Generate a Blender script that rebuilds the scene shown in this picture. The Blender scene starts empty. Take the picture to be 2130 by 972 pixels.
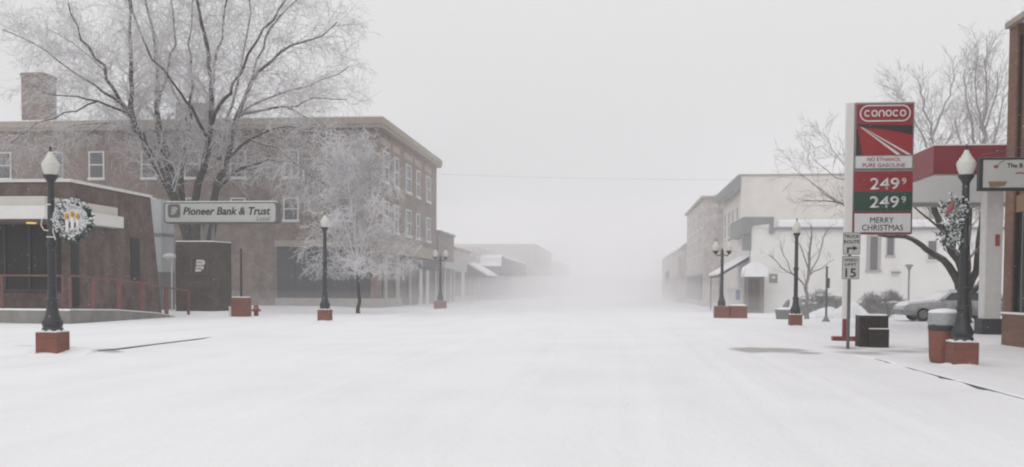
import bpy, math, random
import numpy as np
from mathutils import Vector, Matrix

R = math.radians
sc = bpy.context.scene
C = sc.collection

# ------------------------------------------------------------------ camera, sky, sun, exposure
PW, PH, F = 2130.0, 972.0, 2000.0           # photograph size and focal length in photograph pixels
PITCH, ROLL = R(-2.2), R(0.35)
YAW = math.atan((1277 - 1065) / F)
PPY = 599 + F * math.tan(-PITCH)            # principal point row
EYE = Vector((0, 0, 1.45))
ROT = Matrix.Rotation(YAW, 3, 'Z') @ Matrix.Rotation(math.pi / 2 + PITCH, 3, 'X') @ Matrix.Rotation(ROLL, 3, 'Z')
cd = bpy.data.cameras.new('camera')
cam = bpy.data.objects.new('camera', cd)
C.objects.link(cam)
cam.matrix_world = Matrix.Translation(EYE) @ ROT.to_4x4()
cd.sensor_width = 36
cd.lens = 36 * F / PW
cd.shift_y = (PPY - PH / 2) / PW
cd.clip_start = 0.05
cd.clip_end = 4000
sc.camera = cam

w = bpy.data.worlds.new('World')
sc.world = w
w.use_nodes = True
nt = w.node_tree
bg = nt.nodes['Background']
sky = nt.nodes.new('ShaderNodeTexSky')
sky.sky_type = 'NISHITA'
sky.sun_disc = False
sky.sun_elevation = R(38)
sky.sun_rotation = R(200)
sky.dust_density = 6.0
sky.air_density = 1.0
hs = nt.nodes.new('ShaderNodeHueSaturation')      # cloud cover takes the blue out of the sky
hs.inputs['Saturation'].default_value = 0.06
nt.links.new(sky.outputs[0], hs.inputs['Color'])
tc = nt.nodes.new('ShaderNodeTexCoord')
sx = nt.nodes.new('ShaderNodeSeparateXYZ')
nt.links.new(tc.outputs['Generated'], sx.inputs[0])
deck = nt.nodes.new('ShaderNodeValToRGB')          # the closed cloud deck: brighter overhead than at the horizon
deck.color_ramp.elements[0].position = 0.0
deck.color_ramp.elements[0].color = (0.708, 0.700, 0.708, 1)
deck.color_ramp.elements[1].position = 0.9
deck.color_ramp.elements[1].color = (1.12, 1.115, 1.13, 1)
nt.links.new(sx.outputs[2], deck.inputs[0])
sc10 = nt.nodes.new('ShaderNodeVectorMath')
sc10.operation = 'SCALE'
sc10.inputs[3].default_value = 10.0
nt.links.new(deck.outputs[0], sc10.inputs[0])
mxs = nt.nodes.new('ShaderNodeMix')
mxs.data_type = 'RGBA'
mxs.inputs[0].default_value = 0.88
nt.links.new(hs.outputs[0], mxs.inputs[6])
nt.links.new(sc10.outputs[0], mxs.inputs[7])
nt.links.new(mxs.outputs[2], bg.inputs[0])
bg.inputs[1].default_value = 0.10

sd = bpy.data.lights.new('sun', 'SUN')
sd.energy = 0.5
sd.angle = R(60)
sd.color = (1.0, 0.98, 0.95)
sun = bpy.data.objects.new('sun', sd)
C.objects.link(sun)
sun.rotation_euler = (R(90 - 38), 0, R(180 - 200 + 0))

sc.view_settings.view_transform = 'Standard'
sc.view_settings.look = 'None'
sc.view_settings.exposure = 0.0
sc.view_settings.gamma = 1
sc.view_settings.use_curve_mapping = False
cy = sc.cycles
cy.max_bounces = 8
cy.diffuse_bounces = 4
cy.glossy_bounces = 3
cy.volume_bounces = 4
cy.transparent_max_bounces = 8
cy.filter_width = 2.1
cy.use_denoising = True
cy.denoiser = 'OPENIMAGEDENOISE'
cy.denoising_prefilter = 'ACCURATE'
cy.denoising_input_passes = 'RGB_ALBEDO_NORMAL'


# ------------------------------------------------------------------ where a pixel of the photograph meets the place
def ray(px, py):
    return ROT @ Vector(((px - PW / 2) / F, -(py - PPY) / F, -1))


def G(px, py, z=0.0):                      # meets the level z
    d = ray(px, py)
    return EYE + d * ((z - EYE.z) / d.z)


def YP(px, py, Y):                         # meets the plane y = Y
    d = ray(px, py)
    return EYE + d * (Y / d.y)


def XP(px, py, X):                         # meets the plane x = X
    d = ray(px, py)
    return EYE + d * (X / d.x)


# ------------------------------------------------------------------ materials
def newmat(name):
    m = bpy.data.materials.new(name)
    m.use_nodes = True
    return m, m.node_tree, m.node_tree.nodes['Principled BSDF']


def N(t, kind, **kw):
    n = t.nodes.new(kind)
    for k, v in kw.items():
        if k in n.inputs:
            n.inputs[k].default_value = v
        else:
            setattr(n, k, v)
    return n


def ramp(t, fac, stops):
    r = t.nodes.new('ShaderNodeValToRGB')
    while len(r.color_ramp.elements) < len(stops):
        r.color_ramp.elements.new(0.5)
    for e, (p, c) in zip(r.color_ramp.elements, stops):
        e.position = p
        e.color = (*c, 1) if len(c) == 3 else c
    t.links.new(fac, r.inputs[0])
    return r


SNOWC = (0.80, 0.80, 0.82)


def add_snow(t, col_out, p, lo, hi, scale, amount=1.0):
    """settled snow on faces that look up, with a ragged edge"""
    g = N(t, 'ShaderNodeNewGeometry')
    s = N(t, 'ShaderNodeSeparateXYZ')
    t.links.new(g.outputs['Normal'], s.inputs[0])
    no = N(t, 'ShaderNodeTexNoise', Scale=scale, Detail=4.0)
    co = N(t, 'ShaderNodeTexCoord')
    t.links.new(co.outputs['Object'], no.inputs['Vector'])
    a = N(t, 'ShaderNodeMath', operation='MULTIPLY_ADD')
    t.links.new(no.outputs[0], a.inputs[0])
    a.inputs[1].default_value = 0.8
    t.links.new(s.outputs[2], a.inputs[2])
    r = N(t, 'ShaderNodeMapRange')
    r.inputs[1].default_value = lo + 0.4
    r.inputs[2].default_value = hi + 0.4
    r.inputs[4].default_value = amount
    t.links.new(a.outputs[0], r.inputs[0])
    mx = N(t, 'ShaderNodeMix', data_type='RGBA')
    t.links.new(r.outputs[0], mx.inputs[0])
    t.links.new(col_out, mx.inputs[6])
    mx.inputs[7].default_value = (*SNOWC, 1)
    t.links.new(mx.outputs[2], p.inputs['Base Color'])


def plain(name, col, rough=0.6, var=0.12, scale=3.0, metal=0.0, bump=0.0, snow=None, spec=0.4):
    m, t, p = newmat(name)
    p.inputs['Roughness'].default_value = rough
    p.inputs['Metallic'].default_value = metal
    p.inputs['Specular IOR Level'].default_value = spec
    co = N(t, 'ShaderNodeTexCoord')
    no = N(t, 'ShaderNodeTexNoise', Scale=scale, Detail=6.0, Roughness=0.65)
    t.links.new(co.outputs['Object'], no.inputs['Vector'])
    a = tuple(max(0, c * (1 - var)) for c in col)
    b = tuple(min(1, c * (1 + var)) for c in col)
    rp = ramp(t, no.outputs[0], [(0.3, a), (0.7, b)])
    if snow:
        add_snow(t, rp.outputs[0], p, *snow)
    else:
        t.links.new(rp.outputs[0], p.inputs['Base Color'])
    if bump:
        bp = N(t, 'ShaderNodeBump', Strength=0.5, Distance=bump)
        n2 = N(t, 'ShaderNodeTexNoise', Scale=scale * 8, Detail=4.0)
        t.links.new(co.outputs['Object'], n2.inputs['Vector'])
        t.links.new(n2.outputs[0], bp.inputs['Height'])
        t.links.new(bp.outputs[0], p.inputs['Normal'])
    return m


def brick(name, c1, c2, mortar, bw=0.22, bh=0.075, blotch=0.35, frost=0.0):
    m, t, p = newmat(name)
    p.inputs['Roughness'].default_value = 0.85
    co = N(t, 'ShaderNodeTexCoord')
    s = N(t, 'ShaderNodeSeparateXYZ')
    t.links.new(co.outputs['Object'], s.inputs[0])
    ad = N(t, 'ShaderNodeMath', operation='ADD')
    t.links.new(s.outputs[0], ad.inputs[0])
    t.links.new(s.outputs[1], ad.inputs[1])
    cb = N(t, 'ShaderNodeCombineXYZ')
    t.links.new(ad.outputs[0], cb.inputs[0])
    t.links.new(s.outputs[2], cb.inputs[1])
    b = N(t, 'ShaderNodeTexBrick')
    b.inputs['Color1'].default_value = (*c1, 1)
    b.inputs['Color2'].default_value = (*c2, 1)
    b.inputs['Mortar'].default_value = (*mortar, 1)
    b.inputs['Scale'].default_value = 1.0
    b.inputs['Mortar Size'].default_value = 0.008
    b.inputs['Brick Width'].default_value = bw
    b.inputs['Row Height'].default_value = bh
    t.links.new(cb.outputs[0], b.inputs['Vector'])
    no = N(t, 'ShaderNodeTexNoise', Scale=0.6, Detail=7.0, Roughness=0.7)
    t.links.new(co.outputs['Object'], no.inputs['Vector'])
    rp = ramp(t, no.outputs[0], [(0.3, (1 - blotch,) * 3), (0.7, (1 + blotch * 0.6,) * 3)])
    mx = N(t, 'ShaderNodeMix', data_type='RGBA', blend_type='MULTIPLY')
    mx.inputs[0].default_value = 1
    t.links.new(b.outputs[0], mx.inputs[6])
    t.links.new(rp.outputs[0], mx.inputs[7])
    out = mx.outputs[2]
    if frost:                                   # wind-driven snow stuck in patches; also paints haze onto farther walls
        n2 = N(t, 'ShaderNodeTexNoise', Scale=1.7, Detail=8.0, Roughness=0.75)
        t.links.new(co.outputs['Object'], n2.inputs['Vector'])
        r2 = ramp(t, n2.outputs[0], [(0.42, (0, 0, 0)), (0.8, (frost,) * 3)])
        m2 = N(t, 'ShaderNodeMix', data_type='RGBA')
        t.links.new(r2.outputs[0], m2.inputs[0])
        t.links.new(out, m2.inputs[6])
        m2.inputs[7].default_value = (*SNOWC, 1)
        out = m2.outputs[2]
    add_snow(t, out, p, 0.5, 0.8, 4.0)
    bp = N(t, 'ShaderNodeBump', Strength=0.4, Distance=0.006)
    t.links.new(b.outputs['Fac'], bp.inputs['Height'])
    bp.invert = True
    t.links.new(bp.outputs[0], p.inputs['Normal'])
    return m


def glass(name, col, rough=0.12):
    m, t, p = newmat(name)
    p.inputs['Base Color'].default_value = (*col, 1)
    p.inputs['Roughness'].default_value = rough
    p.inputs['Specular IOR Level'].default_value = 0.25
    return m


def snow_mat(name, col=SNOWC, lumps=True):
    m, t, p = newmat(name)
    p.inputs['Roughness'].default_value = 0.75
    p.inputs['Specular IOR Level'].default_value = 0.2
    co = N(t, 'ShaderNodeTexCoord')
    no = N(t, 'ShaderNodeTexNoise', Scale=1.3, Detail=6.0)
    t.links.new(co.outputs['Object'], no.inputs['Vector'])
    rp = ramp(t, no.outputs[0], [(0.3, tuple(c * 0.95 for c in col)), (0.7, tuple(min(1, c * 1.02) for c in col))])
    t.links.new(rp.outputs[0], p.inputs['Base Color'])
    n2 = N(t, 'ShaderNodeTexNoise', Scale=18.0, Detail=5.0)
    t.links.new(co.outputs['Object'], n2.inputs['Vector'])
    bp = N(t, 'ShaderNodeBump', Strength=0.5, Distance=0.015)
    t.links.new(n2.outputs[0], bp.inputs['Height'])
    t.links.new(bp.outputs[0], p.inputs['Normal'])
    return m


def ground_mat():
    """wind-packed snow over road and walks; bare pavement shows where the mesh attribute says the wind has swept it"""
    m, t, p = newmat('ground_snow')
    p.inputs['Roughness'].default_value = 0.8
    p.inputs['Specular IOR Level'].default_value = 0.2
    co = N(t, 'ShaderNodeTexCoord')
    mp = N(t, 'ShaderNodeMapping')
    mp.inputs['Scale'].default_value = (1.1, 0.10, 1)
    t.links.new(co.outputs['Object'], mp.inputs[0])
    n1 = N(t, 'ShaderNodeTexNoise', Scale=1.0, Detail=6.0, Roughness=0.6)    # streaks along the street: old wheel tracks
    t.links.new(mp.outputs[0], n1.inputs['Vector'])
    n2 = N(t, 'ShaderNodeTexNoise', Scale=0.35, Detail=6.0)
    t.links.new(co.outputs['Object'], n2.inputs['Vector'])
    ad = N(t, 'ShaderNodeMath', operation='ADD')
    t.links.new(n1.outputs[0], ad.inputs[0])
    t.links.new(n2.outputs[0], ad.inputs[1])
    rp = ramp(t, ad.outputs[0], [(0.72, (0.745, 0.743, 0.755)), (1.0, (0.785, 0.783, 0.796)), (1.25, (0.81, 0.808, 0.82))])
    rp.color_ramp.elements[0].position = 0.36
    rp.color_ramp.elements[1].position = 0.5
    rp.color_ramp.elements[2].position = 0.64
    hf = N(t, 'ShaderNodeMath', operation='MULTIPLY')
    hf.inputs[1].default_value = 0.5
    t.links.new(ad.outputs[0], hf.inputs[0])
    t.links.new(hf.outputs[0], rp.inputs[0])
    at = N(t, 'ShaderNodeAttribute', attribute_name='bare')
    n3 = N(t, 'ShaderNodeTexNoise', Scale=3.0, Detail=9.0, Roughness=0.7)
    mp3 = N(t, 'ShaderNodeMapping')
    mp3.inputs['Scale'].default_value = (1.0, 0.6, 1)
    t.links.new(co.outputs['Object'], mp3.inputs[0])
    t.links.new(mp3.outputs[0], n3.inputs['Vector'])
    a2 = N(t, 'ShaderNodeMath', operation='MULTIPLY_ADD')
    t.links.new(n3.outputs[0], a2.inputs[0])
    a2.inputs[1].default_value = 0.9
    t.links.new(at.outputs['Fac'], a2.inputs[2])
    mr = N(t, 'ShaderNodeMapRange')
    mr.inputs[1].default_value = 0.75
    mr.inputs[2].default_value = 1.35
    t.links.new(a2.outputs[0], mr.inputs[0])
    mx = N(t, 'ShaderNodeMix', data_type='RGBA')
    t.links.new(mr.outputs[0], mx.inputs[0])
    t.links.new(rp.outputs[0], mx.inputs[6])
    mx.inputs[7].default_value = (0.40, 0.388, 0.38, 1)
    t.links.new(mx.outputs[2], p.inputs['Base Color'])
    n4 = N(t, 'ShaderNodeTexNoise', Scale=9.0, Detail=7.0, Roughness=0.65)
    mp4 = N(t, 'ShaderNodeMapping')
    mp4.inputs['Scale'].default_value = (1, 0.35, 1)
    t.links.new(co.outputs['Object'], mp4.inputs[0])
    t.links.new(mp4.outputs[0], n4.inputs['Vector'])
    bp = N(t, 'ShaderNodeBump', Strength=0.6, Distance=0.035)
    t.links.new(n4.outputs[0], bp.inputs['Height'])
    t.links.new(bp.outputs[0], p.inputs['Normal'])
    return m


M = dict(
    snow=snow_mat('settled_snow'),
    ground=ground_mat(),
    hotel=brick('brown_brick', (0.172, 0.106, 0.082), (0.138, 0.088, 0.07), (0.20, 0.165, 0.145), frost=0.26),  # frost here is part stuck snow, part painted haze
    bank=brick('dark_brown_brick', (0.105, 0.060, 0.047), (0.078, 0.046, 0.038), (0.10, 0.08, 0.07), frost=0.13),
    shop=brick('orange_brown_brick', (0.22, 0.105, 0.066), (0.165, 0.078, 0.05), (0.13, 0.10, 0.085)),
    pier=brick('red_brick', (0.215, 0.078, 0.055), (0.17, 0.062, 0.045), (0.19, 0.085, 0.062), blotch=0.25),
    farbrick=brick('haze_paled_brick', (0.46, 0.37, 0.34), (0.40, 0.335, 0.31), (0.46, 0.42, 0.40), frost=0.95),  # base colour and frost lightened to put haze into distant walls
    pylon=brick('umber_brick', (0.080, 0.060, 0.049), (0.062, 0.047, 0.040), (0.07, 0.058, 0.05), frost=0.07),
    tan=plain('tan_stucco', (0.66, 0.62, 0.58), 0.9, 0.1, 0.8, snow=(0.5, 0.8, 4.0)),
    tanstone=plain('tan_stone', (0.34, 0.29, 0.245), 0.85, 0.12, 1.5, snow=(0.5, 0.8, 4.0)),
    whitewall=plain('white_painted_wall', (0.72, 0.70, 0.69), 0.85, 0.06, 0.6, snow=(0.5, 0.8, 4.0)),
    concrete=plain('concrete', (0.21, 0.205, 0.19), 0.9, 0.25, 1.5, bump=0.01, snow=(0.55, 0.8, 3.0)),
    paleconc=plain('pale_concrete', (0.36, 0.34, 0.32), 0.9, 0.12, 1.5),
    kerb=plain('kerb_concrete', (0.10, 0.098, 0.095), 0.95, 0.3, 4.0),
    white=plain('white_paint', (0.64, 0.63, 0.61), 0.5, 0.05, 2.0),
    cream=plain('cream_paint', (0.50, 0.475, 0.44), 0.6, 0.06, 2.0),
    dullwhite=plain('weathered_white_paint', (0.60, 0.59, 0.575), 0.6, 0.08, 3.0),
    palegrey=plain('pale_grey_panel', (0.42, 0.435, 0.45), 0.6, 0.06, 1.0),
    red=plain('red_paint', (0.195, 0.020, 0.028), 0.5, 0.1, 1.5),
    signred=plain('red_sign_face', (0.235, 0.014, 0.020), 0.35, 0.08, 2.0),
    roadred=plain('bright_red_sign_print', (0.27, 0.016, 0.02), 0.35, 0.06, 2.0),
    maroon=plain('maroon_sign_print', (0.028, 0.014, 0.016), 0.35, 0.1, 2.0),
    green=plain('dark_green_sign_face', (0.012, 0.055, 0.034), 0.35, 0.1, 2.0),
    signwhite=plain('white_sign_face', (0.58, 0.58, 0.59), 0.4, 0.05, 3.0),
    signgrey=plain('grey_white_sign_face', (0.43, 0.44, 0.42), 0.45, 0.05, 3.0),
    frame=plain('grey_metal', (0.19, 0.20, 0.20), 0.5, 0.1, 3.0),
    galv=plain('galvanised_steel', (0.10, 0.105, 0.10), 0.5, 0.15, 5.0),
    black=plain('black_painted_iron', (0.030, 0.032, 0.036), 0.45, 0.2, 6.0, snow=(0.75, 0.95, 9.0)),
    ink=plain('black_lettering', (0.02, 0.02, 0.022), 0.6, 0.1, 5.0),
    faint=plain('faded_red_lettering', (0.30, 0.05, 0.05), 0.6, 0.1, 5.0),
    greyink=plain('grey_lettering', (0.11, 0.11, 0.11), 0.6, 0.1, 5.0),
    globe=plain('milky_globe', (0.56, 0.56, 0.51), 0.35, 0.06, 6.0),
    darkglass=glass('dark_glass', (0.012, 0.012, 0.012), 0.35),
    pane=glass('window_glass', (0.09, 0.095, 0.105), 0.25),
    slate=plain('slate_painted_board', (0.035, 0.036, 0.045), 0.7, 0.15, 1.0),
    brown=plain('dark_brown_timber', (0.027, 0.021, 0.018), 0.8, 0.25, 6.0, bump=0.01),
    porchbrown=plain('brown_weathered_timber', (0.13, 0.10, 0.09), 0.85, 0.25, 2.0),
    railred=plain('red_rail_paint', (0.165, 0.066, 0.06), 0.6, 0.15, 5.0),
    terracotta=plain('terracotta_aggregate', (0.20, 0.082, 0.06), 0.9, 0.35, 30.0, bump=0.006),
    lid=plain('grey_metal_lid', (0.30, 0.31, 0.32), 0.5, 0.15, 20.0),
    bark=plain('grey_bark', (0.058, 0.050, 0.046), 0.95, 0.35, 5.0, bump=0.02, snow=(0.35, 0.85, 7.0, 0.7)),
    twig=plain('rimed_twigs', (0.50, 0.49, 0.495), 0.9, 0.3, 1.2, snow=(0.2, 0.9, 5.0, 0.6)),
    frost=plain('hoar_frosted_twigs', (0.55, 0.54, 0.545), 0.9, 0.3, 1.4, snow=(0.15, 0.9, 5.0, 0.7)),
    greytwig=plain('bare_grey_twigs', (0.24, 0.225, 0.22), 0.9, 0.25, 2.0, snow=(0.4, 1.0, 5.0, 0.5)),
    fir=plain('dark_fir_garland', (0.03, 0.055, 0.04), 0.9, 0.4, 20.0, snow=(0.25, 0.9, 14.0, 0.6)),
    bush=plain('grey_green_bush', (0.25, 0.245, 0.245), 0.95, 0.35, 3.0, snow=(0.2, 0.9, 4.0, 0.8)),
    rime=plain('rime_caked_snow', (0.55, 0.56, 0.57), 0.85, 0.3, 25.0, bump=0.004),
    gold=plain('gold_candle_flame', (0.55, 0.27, 0.03), 0.4, 0.1, 10.0),
    bow=plain('red_bow', (0.24, 0.07, 0.075), 0.6, 0.15, 10.0),
    carpaint=plain('grey_car_paint', (0.25, 0.25, 0.255), 0.6, 0.15, 2.0, snow=(-0.1, 0.6, 3.0)),
    rubber=plain('tyre_rubber', (0.03, 0.03, 0.03), 0.9, 0.2, 8.0, snow=(0.3, 0.9, 6.0, 0.6)),
    hydrant=plain('red_hydrant_paint', (0.22, 0.05, 0.045), 0.6, 0.15, 6.0, snow=(0.6, 0.9, 8.0)),
    wood=plain('basket_brown', (0.23, 0.145, 0.085), 0.7, 0.2, 12.0),
    blue=plain('blue_poster', (0.20, 0.24, 0.36), 0.6, 0.1, 6.0),
)
lampmat, lt, lp = newmat('lit_lamp')
lp.inputs['Base Color'].default_value = (0.9, 0.6, 0.2, 1)
lp.inputs['Emission Color'].default_value = (1.0, 0.55, 0.16, 1)
lp.inputs['Emission Strength'].default_value = 0.5


# ------------------------------------------------------------------ mesh builder
class MB:
    def __init__(s):
        s.v, s.f = [], []

    def _add(s, vs, fs):
        b = len(s.v)
        s.v.extend(tuple(p) for p in vs)
        s.f.extend(tuple(i + b for i in f) for f in fs)
        return s

    def box(s, x0, x1, y0, y1, z0, z1):
        return s._add([(x0, y0, z0), (x1, y0, z0), (x1, y1, z0), (x0, y1, z0), (x0, y0, z1), (x1, y0, z1), (x1, y1, z1), (x0, y1, z1)],
                      [(0, 3, 2, 1), (4, 5, 6, 7), (0, 1, 5, 4), (1, 2, 6, 5), (2, 3, 7, 6), (3, 0, 4, 7)])

    def extrude(s, poly, axis, a, b):
        """poly of 2-D points; axis 'x': (y,z), 'y': (x,z), 'z': (x,y)"""
        def P(p, t):
            return {'x': (t, p[0], p[1]), 'y': (p[0], t, p[1]), 'z': (p[0], p[1], t)}[axis]
        n = len(poly)
        vs = [P(p, a) for p in poly] + [P(p, b) for p in poly]
        fs = [tuple(range(n)), tuple(range(2 * n - 1, n - 1, -1))] + [(i, (i + 1) % n, n + (i + 1) % n, n + i) for i in range(n)]
        return s._add(vs, fs)

    def lathe(s, prof, c=(0, 0, 0), n=20):
        vs, fs = [], []
        for r, z in prof:
            for k in range(n):
                a = 2 * math.pi * k / n
                vs.append((c[0] + r * math.cos(a), c[1] + r * math.sin(a), c[2] + z))
        for i in range(len(prof) - 1):
            for k in range(n):
                k2 = (k + 1) % n
                fs.append((i * n + k, i * n + k2, (i + 1) * n + k2, (i + 1) * n + k))
        fs.append(tuple(range(n - 1, -1, -1)))
        fs.append(tuple((len(prof) - 1) * n + k for k in range(n)))
        return s._add(vs, fs)

    def tube(s, pts, rad, n=5, cap=True):
        pts = [Vector(p) for p in pts]
        m = len(pts)
        if not hasattr(rad, '__len__'):
            rad = [rad] * m
        vs, fs = [], []
        t = (pts[1] - pts[0]).normalized()
        u = t.cross(Vector((0.31, 0.57, 0.76)))
        if u.length < 1e-3:
            u = t.cross(Vector((1, 0, 0)))
        u.normalize()
        for i in range(m):
            t = (pts[min(i + 1, m - 1)] - pts[max(i - 1, 0)])
            if t.length < 1e-9:
                t = Vector((0, 0, 1))
            t.normalize()
            u = (u - t * u.dot(t))
            if u.length < 1e-6:
                u = t.orthogonal()
            u.normalize()
            q = t.cross(u)
            for k in range(n):
                a = 2 * math.pi * k / n
                vs.append(pts[i] + (u * math.cos(a) + q * math.sin(a)) * rad[i])
        for i in range(m - 1):
            for k in range(n):
                k2 = (k + 1) % n
                fs.append((i * n + k, i * n + k2, (i + 1) * n + k2, (i + 1) * n + k))
        if cap:
            fs.append(tuple(range(n - 1, -1, -1)))
            fs.append(tuple((m - 1) * n + k for k in range(n)))
        return s._add(vs, fs)

    def blob(s, c, r, rng, n=7, k=5, rough=0.25):
        """a lumpy clump"""
        vs, fs = [(c[0], c[1], c[2] - r[2])], []
        for i in range(1, k):
            th = math.pi * i / k
            for j in range(n):
                a = 2 * math.pi * j / n
                q = 1 + rng.uniform(-rough, rough)
                vs.append((c[0] + r[0] * q * math.sin(th) * math.cos(a), c[1] + r[1] * q * math.sin(th) * math.sin(a), c[2] - r[2] * q * math.cos(th)))
        vs.append((c[0], c[1], c[2] + r[2]))
        for j in range(n):
            fs.append((0, 1 + (j + 1) % n, 1 + j))
            fs.append((len(vs) - 1, 1 + (k - 2) * n + j, 1 + (k - 2) * n + (j + 1) % n))
        for i in range(k - 2):
            for j in range(n):
                j2 = (j + 1) % n
                fs.append((1 + i * n + j, 1 + i * n + j2, 1 + (i + 1) * n + j2, 1 + (i + 1) * n + j))
        return s._add(vs, fs)

    def stroke(s, pts, wd, y0, y1, closed=False):
        """flat band of width wd along 2-D points (x,z), standing between y0 and y1"""
        p = [Vector(q) for q in pts]
        n = len(p)
        L, Q = [], []
        for i in range(n):
            a = p[(i - 1) % n] if (closed or i > 0) else None
            b = p[(i + 1) % n] if (closed or i < n - 1) else None
            d1 = (p[i] - a).normalized() if a is not None else None
            d2 = (b - p[i]).normalized() if b is not None else None
            d = ((d1 or d2) + (d2 or d1)).normalized()
            nn = Vector((-d.y, d.x))
            base = (d1 or d2)
            k = 1 / max(0.5, abs(nn.dot(Vector((-base.y, base.x)))))
            L.append(p[i] + nn * wd / 2 * k)
            Q.append(p[i] - nn * wd / 2 * k)
        vs = []
        for i in range(n):
            vs += [(L[i].x, y0, L[i].y), (Q[i].x, y0, Q[i].y), (L[i].x, y1, L[i].y), (Q[i].x, y1, Q[i].y)]
        fs = []
        for i in range(n if closed else n - 1):
            a, b = i * 4, ((i + 1) % n) * 4
            fs += [(a, a + 1, b + 1, b), (a + 2, b + 2, b + 3, a + 3), (a, b, b + 2, a + 2), (a + 1, a + 3, b + 3, b + 1)]
        return s._add(vs, fs)

    def build(s, name, mat, parent=None, origin=(0, 0, 0), smooth=False, bevel=0.0):
        me = bpy.data.meshes.new(name)
        o = origin
        me.from_pydata([(p[0] - o[0], p[1] - o[1], p[2] - o[2]) for p in s.v], [], s.f)
        me.materials.append(M[mat] if isinstance(mat, str) else mat)
        me.update()
        if smooth:
            me.polygons.foreach_set('use_smooth', [True] * len(me.polygons))
            try:
                me.set_sharp_from_angle(angle=R(40))
            except Exception:
                pass
        ob = bpy.data.objects.new(name, me)
        C.objects.link(ob)
        if parent is not None:
            ob.parent = parent
        if bevel:
            b = ob.modifiers.new('bevel', 'BEVEL')
            b.width = bevel
            b.segments = 2
            b.limit_method = 'ANGLE'
        return ob


def tag(o, label, cat, group=None):
    o['label'] = label
    o['category'] = cat
    if group:
        o['group'] = group
    return o


def thing(name, label, cat, loc=(0, 0, 0), group=None):
    o = bpy.data.objects.new(name, None)
    o.empty_display_size = 0.2
    C.objects.link(o)
    o.location = loc
    return tag(o, label, cat, group)


def dup(o, parent=None):
    c = o.copy()
    C.objects.link(c)
    c.parent = parent
    for ch in list(o.children):
        dup(ch, c)
    return c


def text_mesh(name, txt, mat, parent, x, z, y, h, width=None, bold=0.0, shear=0.0, depth=0.01, align='CENTER', origin=(0, 0, 0)):
    """lettering standing in the plane y, facing the street end we look from; h is capital height, width forces the run's width"""
    cu = bpy.data.curves.new(name, 'FONT')
    cu.body = txt
    cu.size = 1.0
    cu.offset = bold
    cu.shear = shear
    cu.extrude = 0.0
    cu.align_x = 'LEFT'
    cu.resolution_u = 3
    tmp = bpy.data.objects.new(name + '_curve', cu)
    C.objects.link(tmp)
    dg = bpy.context.evaluated_depsgraph_get()
    me = bpy.data.meshes.new_from_object(tmp.evaluated_get(dg))
    bpy.data.objects.remove(tmp)
    bpy.data.curves.remove(cu)
    n = len(me.vertices)
    a = np.zeros(n * 3)
    me.vertices.foreach_get('co', a)
    a = a.reshape(-1, 3)
    x0, x1 = a[:, 0].min(), a[:, 0].max()
    sz = h / 0.73
    sx = sz if width is None else width / (x1 - x0)
    cx = {'CENTER': (x0 + x1) / 2, 'LEFT': x0, 'RIGHT': x1}[align]
    b = np.stack([x + (a[:, 0] - cx) * sx - origin[0], np.full(n, y) - origin[1], z + a[:, 1] * sz - origin[2]], 1)
    me.vertices.foreach_set('co', b.ravel())
    me.materials.clear()
    me.materials.append(M[mat])
    me.update()
    o = bpy.data.objects.new(name, me)
    C.objects.link(o)
    o.parent = parent
    so = o.modifiers.new('thickness', 'SOLIDIFY')
    so.thickness = depth
    so.offset = 0
    return o


def struct(o):
    o['kind'] = 'structure'
    return o


# ------------------------------------------------------------------ ground: one sheet of snow with raised walks
KR, KL = 5.28, -10.65                        # kerb lines of the street


def sstep(a, b, t):
    t = np.clip((t - a) / (b - a), 0, 1)
    return t * t * (3 - 2 * t)


def vnoise(x, y, seed=0):
    """smooth value noise on arrays"""
    xi, yi = np.floor(x).astype(int), np.floor(y).astype(int)
    fx, fy = x - xi, y - yi
    fx, fy = fx * fx * (3 - 2 * fx), fy * fy * (3 - 2 * fy)

    def h(i, j):
        k = (i * 374761393 + j * 668265263 + seed * 974634347) & 0x7fffffff
        k = ((k ^ (k >> 13)) * 1274126177) & 0x7fffffff
        return (k ^ (k >> 16)) % 10007 / 10007.0
    return (h(xi, yi) * (1 - fx) + h(xi + 1, yi) * fx) * (1 - fy) + (h(xi, yi + 1) * (1 - fx) + h(xi + 1, yi + 1) * fx) * fy


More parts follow.
